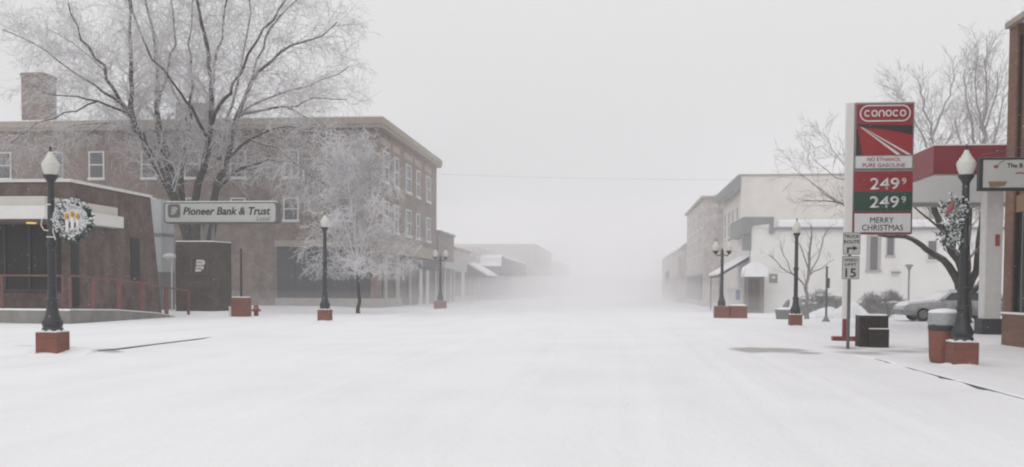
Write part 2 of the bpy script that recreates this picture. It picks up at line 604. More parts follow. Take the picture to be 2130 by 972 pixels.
def ground_z(x, y):
    z = 0.016 * (vnoise(x * 0.6, y * 0.25, 1) - 0.5) + 0.010 * (vnoise(x * 2.1, y * 0.9, 2) - 0.5) + 0.012 * (vnoise(x * 0.15, y * 0.1, 3) - 0.5)
    for rx in (-5.9, -4.3, -1.6, 0.1, 1.9, 3.4):
        wob = rx + 0.25 * np.sin(y * 0.05 + rx * 3) + 0.05 * (vnoise(y * 0.4, x * 0 + rx, 11) - 0.5)
        z = z - 0.013 * np.exp(-((x - wob) / 0.13) ** 2) * (0.4 + 0.6 * vnoise(y * 0.3, x * 0 + rx * 7, 12)) + 0.005 * np.exp(-((np.abs(x - wob) - 0.24) / 0.07) ** 2)
    # right walk: along the kerb, then falls away to the forecourt drive
    wr = sstep(KR - 0.005, KR + 0.03, x) * (1 - sstep(19.8, 22.8, y)) * sstep(-60, -59, y)
    gut = np.exp(-np.clip(KR - x, 0, 9) / 0.35) * (x < KR) * (1 - sstep(19.3, 22, y))
    z = z + wr * 0.07 + gut * (0.030 + 0.05 * (vnoise(y * 1.3 + 3, x * 0, 5) - 0.35) + 0.02 * (vnoise(y * 5, x * 0, 8) - 0.5) - 0.012 * (1 - sstep(12, 16, y)))
    # left walk: begins at the corner of the cross street
    corner = sstep(18.3, 18.9, y + 0.12 * np.clip(x + 16, -20, 0))
    wl = (1 - sstep(KL - 0.03, KL + 0.005, x)) * corner
    gl = np.exp(-np.clip(x - KL, 0, 9) / 0.4) * (x > KL) * corner
    z = z + wl * 0.10 + gl * (0.076 + 0.04 * (vnoise(y * 0.8 + 9, x * 0, 6) - 0.4) + 0.09 * sstep(23, 27, y))
    # drift along the foot of the buildings
    z = z + 0.10 * sstep(16, 18.5, -x) * sstep(39, 44, y)
    return z


def make_ground():
    xs = np.concatenate([np.linspace(-300, -60, 13)[:-1], np.linspace(-60, -24, 31)[:-1], np.linspace(-24, -12, 61)[:-1], np.linspace(-12, -10.6, 29)[:-1],
                         np.linspace(-10.6, 4.2, 230)[:-1], np.linspace(4.2, 5.5, 53)[:-1], np.linspace(5.5, 14, 70)[:-1], np.linspace(14, 60, 31)[:-1], np.linspace(60, 300, 13)])
    ys = np.concatenate([np.linspace(-40, 4, 23)[:-1], np.linspace(4, 32, 230)[:-1], np.linspace(32, 70, 95)[:-1], np.linspace(70, 160, 40)[:-1], np.linspace(160, 620, 20)])
    X, Y = np.meshgrid(xs, ys)
    Z = ground_z(X, Y)
    nx, ny = len(xs), len(ys)
    me = bpy.data.meshes.new('ground')
    co = np.stack([X, Y, Z], -1).reshape(-1, 3)
    i = np.arange(nx * ny).reshape(ny, nx)
    f = np.stack([i[:-1, :-1], i[:-1, 1:], i[1:, 1:], i[1:, :-1]], -1).reshape(-1, 4)
    me.vertices.add(len(co))
    me.vertices.foreach_set('co', co.ravel())
    me.loops.add(f.size)
    me.loops.foreach_set('vertex_index', f.ravel().astype(np.int32))
    me.polygons.add(len(f))
    me.polygons.foreach_set('loop_start', np.arange(0, f.size, 4, dtype=np.int32))
    me.polygons.foreach_set('use_smooth', np.ones(len(f), bool))
    me.update(calc_edges=True)
    me.validate()

    def spot(px, py, rx, ry, strength, rot=0.0):
        p = G(px, py)
        dx, dy = X - p.x, Y - p.y
        c, s = math.cos(rot), math.sin(rot)
        u, v = (dx * c + dy * s) / rx, (-dx * s + dy * c) / ry
        return strength * np.clip(1.25 - np.sqrt(u * u + v * v), 0, 1)
    bare = np.zeros_like(X)
    for a in [(1565, 728, 0.62, 1.2, 1.35), (1625, 729, 0.75, 1.05, 1.3), (1680, 735, 0.45, 0.6, 0.95),
              (1800, 735, 0.9, 1.2, 0.85), (1880, 731, 1.1, 1.0, 0.8), (1960, 728, 1.0, 1.0, 0.75), (1760, 724, 0.7, 1.2, 0.85),
              (2050, 745, 1.2, 0.5, 0.35), (1990, 760, 0.7, 0.5, 0.6), (130, 733, 0.75, 0.35, 0.8), (60, 729, 0.5, 0.3, 0.6), (225, 737, 0.34, 0.45, 1.2)]:
        bare = np.maximum(bare, spot(*a))
    at = me.attributes.new('bare', 'FLOAT', 'POINT')
    at.data.foreach_set('value', bare.ravel().astype(np.float32))
    me.materials.append(M['ground'])
    o = bpy.data.objects.new('ground', me)
    C.objects.link(o)
    return struct(o)


make_ground()
k = MB()
k.extrude([(KR - 0.012, -0.15), (KR + 0.14, -0.15), (KR + 0.14, 0.055), (KR + 0.005, 0.055)], 'y', -40, 20.2)
struct(k.build('kerb_right', 'kerb'))
k = MB()
k.extrude([(KL - 0.14, -0.15), (KL + 0.012, -0.15), (KL - 0.005, 0.086), (KL - 0.14, 0.086)], 'y', 19.0, 25)
struct(k.build('kerb_left', 'kerb'))


# ------------------------------------------------------------------ windows used by several buildings
def window(parent, origin, face, a0, a1, z0, z1, plane, frame='dullwhite', pane='pane', sash=True, trim=0.10, out=0.05, muntin=False):
    """face 'y': looks towards -y at y=plane, a is x; face 'x+' / 'x-': looks towards +x / -x at x=plane, a is y"""
    f, g = MB(), MB()

    def bx(mb, u0, u1, w0, w1, d0, d1):
        if face == 'y':
            mb.box(u0, u1, plane - d1, plane - d0, w0, w1)
        elif face == 'x+':
            mb.box(plane + d0, plane + d1, u0, u1, w0, w1)
        else:
            mb.box(plane - d1, plane - d0, u0, u1, w0, w1)
    bx(f, a0, a0 + trim, z0, z1, -0.02, out)
    bx(f, a1 - trim, a1, z0, z1, -0.02, out)
    bx(f, a0 + trim, a1 - trim, z1 - trim, z1, -0.02, out)
    bx(f, a0 - 0.05, a1 + 0.05, z0 - 0.12, z0 - 0.002, -0.02, out + 0.06)
    if sash:
        zm = (z0 + z1) / 2
        bx(f, a0 + trim, a1 - trim, zm - 0.045, zm + 0.045, -0.02, out - 0.01)
    if muntin:
        am = (a0 + a1) / 2
        bx(f, am - 0.03, am + 0.03, z0, z1 - trim, -0.02, out - 0.015)
    fo = f.build('window', frame, parent, origin)
    if trim == 0.10:
        sn = MB()
        bx(sn, a0 - 0.04, a1 + 0.04, z0, z0 + 0.05, 0.013, out + 0.055)
        sn.build('sill_snow', 'snow', fo, origin)
    bx(g, a0 + trim * 0.9, a1 - trim * 0.9, z0, z1 - trim * 0.9, 0.003, 0.012)
    g.build('pane', pane, fo, origin)
    return fo


# ------------------------------------------------------------------ hotel on the left corner of the block
HX, HY0, HY1, HH = -15.2, 61.0, 81.5, 11.7
HO = (HX, HY0, 0)
hotel = thing('hotel_building', 'three storey brown brick building with pale cornice behind the large bare tree', 'building', HO)
m = MB().box(-58, HX, HY0, HY1, -0.3, HH)
m.build('wall', 'hotel', hotel, HO)
m = MB()
m.box(-58.3, HX + 0.38, HY0 - 0.38, HY1 + 0.3, HH - 0.02, HH + 0.16)
m.box(-58.3, HX + 0.45, HY0 - 0.45, HY1 + 0.35, HH + 0.16, HH + 0.62)
m.build('cornice', 'tanstone', hotel, HO, bevel=0.04)
m = MB().box(-58, HX + 0.4, HY0 - 0.4, HY1 + 0.3, HH + 0.62, HH + 0.69)
m.build('roof_snow', 'snow', hotel, HO, bevel=0.03)
c0, c1 = YP(59, 255, 66), YP(105, 255, 66)
ctop = YP(80, 156, 66).z
m = MB().box(c0.x, c1.x, 65.2, 66.8, HH, ctop)
m.box(c0.x - 0.05, c1.x + 0.05, 65.15, 66.85, ctop - 0.25, ctop - 0.05)
m.build('chimney', 'hotel', hotel, HO)
c2 = YP(408, 255, 68)
m = MB().box(c2.x - 1.1, c2.x + 1.1, 67, 69, HH, YP(408, 214, 67).z)
m.build('chimney', 'hotel', hotel, HO)
for px in (-190, -90, 8, 116, 201, 310, 400, 495, 605, 716):
    a = YP(px, 340, HY0).x
    window(hotel, HO, 'y', a - 0.55, a + 0.55, 8.55, 10.35, HY0)
    window(hotel, HO, 'y', a - 0.52, a + 0.52, 5.75, 7.25, HY0)
for (a0, a1) in ((62.1, 63.8), (65.4, 66.7), (69.1, 70.9), (72.8, 74.1), (76.7, 78.5)):
    window(hotel, HO, 'x+', a0, a1, 8.4, 10.45, HX, out=0.09)
    window(hotel, HO, 'x+', a0, a1, 5.2, 7.15, HX, out=0.09)
for (a0, a1) in ((61.7, 64.3), (64.9, 67.2), (68.6, 71.4), (72.2, 74.7), (76.2, 79.0)):
    MB().box(HX, HX + 0.05, a0, a1, 10.75, 11.2).build('brick_panel', 'tanstone', hotel, HO)
# ground floor: blocked slate shopfront on the side, tan band, plinth
s0, s1 = YP(577, 600, HY0).x, HX - 0.5
m = MB().box(s0, s1, HY0 - 0.06, HY0, 0.72, 4.05)
m.build('shopfront', 'slate', hotel, HO)
m = MB()
for i in range(1, 5):
    x = s0 + (s1 - s0) * i / 5
    m.box(x - 0.04, x + 0.04, HY0 - 0.1, HY0 - 0.062, 0.72, 4.05)
m.build('shopfront_mullion', 'slate', hotel, HO)
m = MB().box(s0 - 0.15, s1 + 0.15, HY0 - 0.12, HY0, 4.053, 4.45)
m.build('lintel', 'tanstone', hotel, HO)
m = MB()
m.box(s0 - 0.1, HX + 0.12, HY0 - 0.15, HY0, -0.3, 0.7)
m.box(HX, HX + 0.12, HY0, HY0 + 6.5, -0.3, 0.7)
m.build('plinth', 'paleconc', hotel, HO)
m = MB().box(HX, HX + 0.14, HY0 + 0.1, HY1 - 0.1, 3.75, 4.6)
m.build('fascia_band', 'tanstone', hotel, HO)
m = MB().box(HX, HX + 0.5, 67.5, 80.8, 2.9, 3.6)
m.build('shop_awning', 'slate', hotel, HO, bevel=0.04)
m = MB().box(HX, HX + 0.04, 62, 81, 0.72, 2.89)
m.build('shop_window', 'darkglass', hotel, HO)
for a, w_, mt_ in ((62.6, 0.3, 'paleconc'), (66.2, 0.5, 'paleconc'), (70.2, 0.3, 'paleconc'), (74.2, 0.5, 'dullwhite'), (76.9, 0.5, 'dullwhite'), (80.6, 0.4, 'paleconc')):
    m = MB().box(HX, HX + 0.16, a - w_, a + w_, -0.1, 3.7 if a < 67 else 2.88)
    m.build('pilaster', mt_, hotel, HO)

# ------------------------------------------------------------------ street fronts beyond the hotel
LO = (HX, 82, 0)
b = thing('shop_building', 'low dark brown shop with sloped parapet adjoining the three storey brick building', 'building', LO)
MB().box(-40, HX + 0.1, 81.9, 90, -0.3, 6.2).build('wall', 'hotel', b, LO)
MB().box(-40, HX + 0.25, 81.95, 90.1, 6.2, 6.38).build('parapet_cap', 'frame', b, LO)
MB().box(HX + 0.1, HX + 0.16, 82.8, 89.4, 0.6, 3.0).build('shop_window', 'darkglass', b, LO)
MB().box(HX + 0.1, HX + 0.6, 82.4, 89.8, 3.1, 3.7).build('fascia', 'palegrey', b, LO)
for a in (82.5, 84.6, 87.6, 89.7):
    MB().box(HX + 0.1, HX + 0.24, a - 0.2, a + 0.2, -0.1, 3.09).build('pilaster', 'dullwhite', b, LO)

LO = (HX, 91, 0)
b = thing('shop_building', 'pinkish plastered shop front past the dark brown shop', 'building', LO)
MB().box(-38, HX, 90.2, 101, -0.3, 5.1).build('wall', 'farbrick', b, LO)
MB().box(-38, HX + 0.2, 90.25, 101, 5.1, 5.3).build('parapet_cap', 'tanstone', b, LO)
MB().box(HX, HX + 0.06, 91.2, 100, 0.6, 3.0).build('shop_window', 'darkglass', b, LO)
MB().box(HX, HX + 0.14, 94.6, 96.4, 0, 3.1).build('door_surround', 'dullwhite', b, LO)

LO = (HX, 102, 0)
b = thing('shop_building', 'grey shop with a snow covered sloping canopy over the walk', 'building', LO)
MB().box(-36, HX, 101.2, 107.6, -0.3, 4.6).build('wall', 'farbrick', b, LO)
MB().box(HX, HX + 0.06, 102, 107, 0.6, 2.6).build('shop_window', 'darkglass', b, LO)
a = MB().extrude([(HX, 3.9), (HX + 2.0, 2.7), (HX + 2.0, 2.55), (HX, 2.7)], 'y', 99, 107.4).build('canopy', 'slate', b, LO)
MB().extrude([(HX, 4.15), (HX + 2.05, 2.95), (HX + 2.05, 2.71), (HX, 3.91)], 'y', 98.9, 107.5).build('snow_cover', 'snow', a, LO)

LO = (HX, 108, 0)
b = thing('shop_building', 'dark fronted shop under a flat snowy porch roof in the blizzard', 'building', LO)
MB().box(-36, HX, 108.2, 140, -0.3, 6.0).build('wall', 'farbrick', b, LO)
MB().box(HX, HX + 0.06, 109, 139, 0.5, 2.8).build('shop_window', 'darkglass', b, LO)
a = MB().box(HX, HX + 2.4, 108.3, 140, 3.1, 4.9).build('porch_roof', 'slate', b, LO)
MB().extrude([(108.0, 3.9), (108.29, 3.9), (108.29, 4.91), (140, 4.91), (140, 5.0), (111, 5.25), (108.6, 5.0)], 'x', HX - 0.6, HX + 2.5).build('snow_cover', 'snow', a, LO)

for k_, (pxe, pyt, y0, dy, lab) in enumerate(((1112, 508, 147, 40, 'wide flat roofed block fading out in the snow on the left side of the street'),
                                            (1165, 546, 205, 45, 'faintest flat roofed block farthest down the left side of the street'))):
    ed = YP(pxe, pyt, y0)
    LO = (ed.x, y0, 0)
    b = thing('block_building', lab, 'building', LO)
    MB().box(-40, ed.x, y0, y0 + dy, -0.3, ed.z - 0.3).build('wall', 'farbrick' if k_ else 'tanstone', b, LO)
    MB().box(-40.2, ed.x + 0.25, y0 - 0.2, y0 + dy + 0.2, ed.z - 0.3, ed.z).build('cornice', 'tanstone', b, LO)
    for z in ((0.8, 5.0) if k_ == 0 else (0.8,)):
        for a in range(6):
            MB().box(ed.x, ed.x + 0.05, y0 + 2 + a * 6, y0 + 5 + a * 6, z, z + 2.2).build('window', 'darkglass', b, LO)

# ------------------------------------------------------------------ bank on the near left
BX, BY = -20.6, 34.7
BO = (BX, BY, 0)
bank = thing('bank_building', 'low dark brown brick bank with a white canopy band beside the ramp', 'building', BO)
SOF, BH = 3.80, 5.36
MB().extrude([(BY, -0.3), (42.2, -0.3), (41.1, BH), (BY, BH)], 'x', -46, BX).build('wall', 'bank', bank, BO)
MB().extrude([(BY - 0.06, BH + 0.003), (41.2, BH + 0.003), (41.17, BH + 0.12), (BY - 0.06, BH + 0.12)], 'x', -46, BX + 0.06).build('roof_edge', 'dullwhite', bank, BO)
MB().box(-46, BX + 0.45, 32.35, 37.9, SOF, 4.27).build('fascia', 'white', bank, BO, bevel=0.02)
MB().box(-46, BX + 0.3, 32.6, 37.7, 4.273, 4.63).build('fascia', 'cream', bank, BO, bevel=0.02)
MB().box(-46, BX + 0.40, 32.43, BY - 0.02, SOF - 0.05, SOF - 0.003).build('soffit', 'porchbrown', bank, BO)
for px in (65, -60):
    q = YP(px, 457, 33.4)
    MB().lathe([(0.16, -0.045), (0.19, 0.0)], (q.x, 33.4, SOF - 0.055), 16).build('soffit_light', lampmat, bank, BO)
# entrance glazing under the canopy
g = MB().box(-45, -21.0, BY - 0.05, BY - 0.003, 1.2, SOF - 0.06).build('glazing', 'darkglass', bank, BO)
m = MB()
for x in (-44, -41.9, -39.4, -37, -34.6, -32.4, -29.8, -27.2, -24.6, -23.2, -22.2):
    m.box(x - 0.04, x + 0.04, BY - 0.11, BY - 0.052, 1.2, SOF - 0.06)
m.box(-45, -21.0, BY - 0.10, BY - 0.052, 1.2, 1.28)
m.build('mullion', 'black', g, BO)
d = MB().box(-27.0, -25.2, BY - 0.13, BY - 0.112, 0.62, 3.0).build('door', 'darkglass', bank, BO)
MB().box(-25.5, -25.44, BY - 0.2, BY - 0.132, 1.5, 2.1).build('door_handle', 'galv', d, BO)
a0, a1 = XP(146, 560, BX).y, XP(165, 560, BX).y
MB().box(BX, BX + 0.03, a0 + 0.05, a1 - 0.05, 0.62, 3.6).build('slit_window', 'darkglass', bank, BO)
a0, a1 = XP(272, 560, BX).y, XP(290, 560, BX).y
MB().box(BX, BX + 0.03, a0, a1, XP(280, 585, BX).z, XP(280, 495, BX).z).build('slit_window', 'darkglass', bank, BO)
# pale panelled stair wall behind the bank's far end
p0, p1 = YP(311, 500, 47.6), YP(343, 500, 47.6)
PO = (p0.x, 47.6, 0)
m = MB()
m.box(p0.x, p1.x, 47.2, 48.6, -0.2, YP(320, 416, 47.6).z)
pw = thing('panel_wall', 'narrow pale grey panelled wall between the bank and the sign pylon', 'wall', PO)
m.build('panel', 'palegrey', pw, PO)
MB().box(p0.x - 0.03, p1.x + 0.03, 47.15, 48.65, YP(320, 492, 47.6).z, YP(320, 486, 47.6).z).build('band', 'frame', pw, PO)
MB().box(p0.x - 0.04, p1.x + 0.04, 47.16, 48.64, -0.2, YP(320, 566, 47.6).z).build('base', 'frame', pw, PO)
p = YP(353, 534, 45.6)
m = MB()
m.lathe([(0.02, 0)] + [(0.34 * math.cos(t), 0.16 * math.sin(t)) for t in np.linspace(-1.5, 1.5, 9)] + [(0.02, 0.165)], (p.x, 45.6, p.z), 18)
m.tube([(p.x + 0.1, 45.6, p.z - 0.1), (p.x + 0.1, 45.6, -0.1)], 0.035, 8)
tag(m.build('drive_sign', 'dullwhite', None, (0, 0, 0)), 'small white oval sign on a thin post beside the brown pylon', 'sign')

# ramp and railing
RO = (-18.9, 31.8, 0)
RX = -18.9
ramp_o = thing('ramp', 'grey concrete access ramp with snow on its top before the bank', 'ramp', RO)
MB().extrude([(31.8, -0.3), (40.6, -0.3), (40.6, 0.02), (38.3, 0.28), (35.0, 0.48), (31.8, 0.56)], 'x', -44, RX).build('slab', 'concrete', ramp_o, RO, bevel=0.02)
MB().extrude([(31.86, 0.562), (35.0, 0.483), (38.3, 0.284), (40.4, 0.05), (40.4, 0.09), (38.3, 0.34), (35.0, 0.54), (31.9, 0.61)], 'x', -44, RX - 0.06).build('snow_cover', 'snow', ramp_o, RO)
rail = thing('railing', 'red pipe railing with thick posts along the bank ramp', 'railing', RO)


def ramp_z(y):
    return float(np.interp(y, [31, 31.8, 35, 38.3, 40.6, 60], [0.57, 0.56, 0.48, 0.28, 0.02, 0.02]))


posts = []
for px in (196, 248, 296, 346, 392):
    y = XP(px, 620, -19.02).y
    posts.append((-19.02, y, 0.10 if px != 392 else 0.045))
for i, (x, y, r) in enumerate(posts):
    zt = ramp_z(y) + (1.18 if i < 4 else 1.2)
    MB().box(x - 0.05, x + 0.05, y - r, y + r, ramp_z(y) - 0.1, zt).build('post', 'railred', rail, RO, bevel=0.008)
xf = [YP(px, 600, 32.0).x for px in (-130, 4, 131, 146)]
for x in xf:
    MB().tube([(x, 32.0, 0.45), (x, 32.0, 1.77)], 0.05, 8).build('post', 'railred', rail, RO)
m = MB()
m.tube([(-44, 32.0, 1.78), (xf[2], 32.0, 1.78), (xf[2] + 0.06, 32.0, 1.69)], 0.03, 8)
m.tube([(xf[3], 32.0, 1.68), (xf[3] + 0.05, 32.0, 1.78)] + [(-19.02, 32.6, 1.77)] + [(x, y, ramp_z(y) + 1.21) for x, y, r in posts], 0.032, 8)
m.build('handrail', 'railred', rail, RO)

# pylon with the bank's mark
PY = 45.6
p0, p1 = YP(366, 650, PY), YP(441, 650, PY)
pz = YP(400, 503, PY).z
PO = (p0.x, PY, 0)
pylon = thing('sign_pylon', 'dark brown brick pylon bearing a pale square bank mark', 'pylon', PO)
MB().extrude([(p0.x, PY), (p1.x, PY), (p1.x + 0.35, PY + 1.6), (p0.x + 0.2, PY + 1.6)], 'z', -0.2, pz).build('shaft', 'pylon', pylon, PO)
MB().extrude([(p0.x, PY + 0.02), (p1.x, PY + 0.02), (p1.x + 0.35, PY + 1.58), (p0.x + 0.2, PY + 1.58)], 'z', pz, pz + 0.05).build('snow_cap', 'snow', pylon, PO)


def rrect(cx, cz, hw, hh, r, n=5):
    pts = []
    for (sx, sz, a0) in ((1, 1, 0), (-1, 1, 90), (-1, -1, 180), (1, -1, 270)):
        for i in range(n + 1):
            a = R(a0 + 90 * i / n)
            pts.append((cx + sx * (hw - r) + r * math.cos(a), cz + sz * (hh - r) + r * math.sin(a)))
    return pts


def bank_mark(parent, origin, cx, cz, s, y, light, dark, square):
    """rounded square holding a bold leaning B drawn as two lobes cut by a diagonal"""
    h = s / 2
    if square:
        mm = MB().stroke(rrect(cx, cz, h, h, h * 0.3), s * 0.06, y - 0.02, y - 0.003, closed=True)
        mm.build('mark_border', dark, parent, origin)
    mm = MB()

    def lobe(z0, z1, x0, x1, sh):
        pts = [(x0 + sh * (z0 - cz), z0), (x1 - (z1 - z0) * 0.45 + sh * (z0 - cz), z0)]
        for i in range(7):
            a = R(-90 + 30 * i)
            rr = (z1 - z0) / 2
            pts.append((x1 - rr * 0.9 + rr * 0.9 * math.cos(a) + sh * ((z0 + z1) / 2 - cz), (z0 + z1) / 2 + rr * math.sin(a)))
        pts.append((x0 + sh * (z1 - cz), z1))
        mm.extrude(pts, 'y', y - 0.026, y - 0.004)
    lobe(cz + h * 0.06, cz + h * 0.72, cx - h * 0.45, cx + h * 0.66, 0.16)
    mm.extrude([(cx - h * 0.52, cz - h * 0.72), (cx + h * 0.12, cz - h * 0.72), (cx + h * 0.55, cz - h * 0.30), (cx + h * 0.55, cz - h * 0.04), (cx - h * 0.42, cz - h * 0.04)], 'y', y - 0.026, y - 0.004)
    mm.build('bank_mark', light, parent, origin)
    mm = MB()
    mm.stroke([(cx - h * 0.30, cz + h * 0.40), (cx + h * 0.20, cz + h * 0.40), (cx + h * 0.36, cz + h * 0.36)], s * 0.05, y - 0.034, y - 0.027)
    mm.stroke([(cx - h * 0.36, cz - h * 0.32), (cx + h * 0.15, cz - h * 0.32), (cx + h * 0.4, cz - h * 0.62)], s * 0.05, y - 0.034, y - 0.027)
    mm.build('mark_line', dark, parent, origin)


mp = YP(415, 553, PY)
bank_mark(pylon, PO, mp.x, mp.z, 0.82, PY, 'dullwhite', 'galv', True)

# bank name sign on its post
SY = 45.5
a, b2 = YP(341, 465, SY), YP(576, 420, SY)
SO = (YP(434, 500, SY + 0.3).x, SY + 0.3, 0)
bs = thing('bank_sign', 'long white bank name sign with rounded corners in front of the big tree', 'sign', SO)
sx0, sx1, sz0, sz1 = a.x, b2.x, a.z, b2.z
cx, cz = (sx0 + sx1) / 2, (sz0 + sz1) / 2
MB().extrude(rrect(cx, cz, (sx1 - sx0) / 2, (sz1 - sz0) / 2, 0.16), 'y', SY, SY + 0.5).build('cabinet', 'galv', bs, SO)
face = MB().extrude(rrect(cx, cz, (sx1 - sx0) / 2 - 0.07, (sz1 - sz0) / 2 - 0.07, 0.12), 'y', SY - 0.02, SY - 0.002).build('face', 'signgrey', bs, SO)
MB().box(sx0 + 0.1, sx1 - 0.1, SY + 0.04, SY + 0.46, sz1, sz1 + 0.05).build('snow_cap', 'snow', bs, SO)
sc_ = (sx1 - sx0) / 235.0
text_mesh('lettering', 'Pioneer Bank & Trust', 'ink', face, sx0 + 41 * sc_, sz0 + 17.5 * sc_, SY - 0.028, 15.5 * sc_, 181 * sc_, bold=0.022, shear=0.22, align='LEFT', origin=SO)
text_mesh('lettering', 'Local.', 'greyink', face, sx0 + 193 * sc_, sz0 + 5.5 * sc_, SY - 0.028, 8.5 * sc_, 29 * sc_, shear=0.25, align='LEFT', origin=SO)
lx, lz = sx0 + 22 * sc_, sz0 + 25 * sc_
MB().extrude(rrect(lx, lz, 13 * sc_, 13.5 * sc_, 5 * sc_), 'y', SY - 0.034, SY - 0.022).build('mark_ground', 'greyink', face, SO)
bank_mark(face, SO, lx - 0.5 * sc_, lz, 21 * sc_, SY - 0.032, 'signgrey', 'ink', False)
for px in (418, 437):
    x = YP(px, 480, SY).x
    MB().box(x - 0.06, x + 0.06, SY + 0.30, SY + 0.42, pz + 0.003, sz0 + 0.05).build('post', 'frame', bs, SO)


# ------------------------------------------------------------------ buildings on the right side of the street
# brick shop at the right edge
SXr = 10.5
SYr = XP(2084, 716, SXr).y
SO2 = (SXr, SYr, 0)
shop = thing('brick_shop', 'orange brown brick shop front with snow on its cornice and window sill', 'building', SO2)
TOP = XP(2098, 62, SXr).z
MB().box(SXr + 0.14, 26, 9, SYr, -0.2, TOP - 0.02).build('wall', 'shop', shop, SO2)
yq = XP(2106, 500, SXr).y
MB().box(SXr, SXr + 0.137, yq, SYr + 0.02, -0.2, TOP).build('pilaster', 'shop', shop, SO2)
yr = XP(2113, 500, SXr + 0.14).y
MB().box(SXr + 0.05, SXr + 0.137, yr + 0.02, yq - 0.02, -0.2, TOP - 0.3).build('dark_strip', 'brown', shop, SO2)  # dark upright strip beside the pilaster
zf0, zf1 = XP(2120, 440, SXr).z, XP(2120, 405, SXr).z
MB().box(SXr + 0.06, SXr + 0.137, 10, yr, zf0, zf1).build('fascia', 'wood', shop, SO2)
zs = XP(2120, 655, SXr).z
win = MB().box(SXr + 0.11, SXr + 0.137, 10, yr, zs + 0.06, zf0 - 0.003).build('shop_window', 'darkglass', shop, SO2)
m = MB()
yy = yr
while yy > 10:
    m.box(SXr + 0.04, SXr + 0.108, yy - 0.08, yy - 0.005, zs + 0.06, zf0 - 0.01)
    yy -= 0.62
m.build('mullion', 'galv', win, SO2)
y_s = XP(2092, 690, SXr - 0.12).y
MB().box(SXr - 0.12, SXr + 0.13, 10, yr + 0.12, -0.2, zs).build('sill_wall', 'shop', shop, SO2)
MB().box(SXr - 0.16, SXr + 0.10, 10, yr + 0.14, zs + 0.003, zs + 0.055).build('sill_snow', 'snow', shop, SO2, bevel=0.02)
MB().box(SXr - 0.12, 26, 9, SYr + 0.06, TOP, TOP + 0.16).build('cornice', 'tanstone', shop, SO2, bevel=0.02)
rng = random.Random(3)
m = MB()
for i in range(40):
    y = SYr - 0.05 - i * 0.18
    m.blob((SXr + 0.15 + rng.uniform(-0.08, 0.08), y, TOP + 0.2), (0.22, 0.2, rng.uniform(0.08, 0.2) + (0.10 if y < SYr - 0.6 else 0)), rng)
m.build('cornice_snow', 'snow', shop, SO2, smooth=True)

# hanging sign on that shop
HYs = 23.5
h0, h1 = YP(2036, 397, HYs), YP(2044, 328, HYs)
HO2 = (SXr, HYs, h0.z)
hs_ = thing('hanging_sign', 'black framed white sign with a cherry hanging from the brick shop', 'sign', HO2)
hx1 = SXr - 0.06
MB().box(h0.x, hx1, HYs, HYs + 0.16, h0.z, h1.z).build('frame', 'black', hs_, HO2, bevel=0.01)
fc = MB().box(h0.x + 0.085, hx1 - 0.08, HYs - 0.015, HYs - 0.002, h0.z + 0.07, h1.z - 0.06).build('face', 'signgrey', hs_, HO2)
cp = YP(2072, 347, HYs)
m = MB()
m.extrude([(cp.x + 0.055 * math.cos(t) - 0.01, cp.z + 0.038 * math.sin(t)) for t in np.linspace(0, 6.0, 14)], 'y', HYs - 0.024, HYs - 0.016)
m.build('cherry', 'faint', fc, HO2)
MB().stroke([(cp.x + 0.03, cp.z + 0.035), (cp.x + 0.09, cp.z + 0.1), (cp.x + 0.18, cp.z + 0.14)], 0.016, HYs - 0.022, HYs - 0.016).build('stem', 'greyink', fc, HO2)
q0, q1 = YP(2055, 378, HYs), YP(2094, 389, HYs)
MB().extrude([(q0.x, q0.z), (q1.x, q0.z), (q1.x - 0.05, q1.z + 0.03), (q0.x + 0.2, q1.z), (q0.x + 0.04, q1.z - 0.01)], 'y', HYs - 0.024, HYs - 0.016).build('basket', 'wood', fc, HO2)
tp = YP(2094, 349, HYs)
text_mesh('lettering', 'The B', 'ink', fc, tp.x, tp.z - 0.0, HYs - 0.02, 0.105, None, bold=0.012, align='LEFT', origin=HO2)
tp = YP(2112, 363, HYs)
MB().stroke([(tp.x, tp.z + 0.02), (tp.x + 0.1, tp.z + 0.035), (tp.x + 0.2, tp.z + 0.02), (tp.x + 0.32, tp.z + 0.04)], 0.03, HYs - 0.022, HYs - 0.016).build('script_line', 'faint', fc, HO2)
MB().box(hx1, SXr + 0.2, HYs + 0.05, HYs + 0.11, h0.z + 0.1, h0.z + 0.16).build('bracket', 'black', hs_, HO2)
MB().tube([YP(2040, 323, HYs + 0.08), (SXr + 0.14, HYs + 0.08, YP(2190, 281, HYs).z)], 0.008, 5).build('stay_wire', 'galv', hs_, HO2)

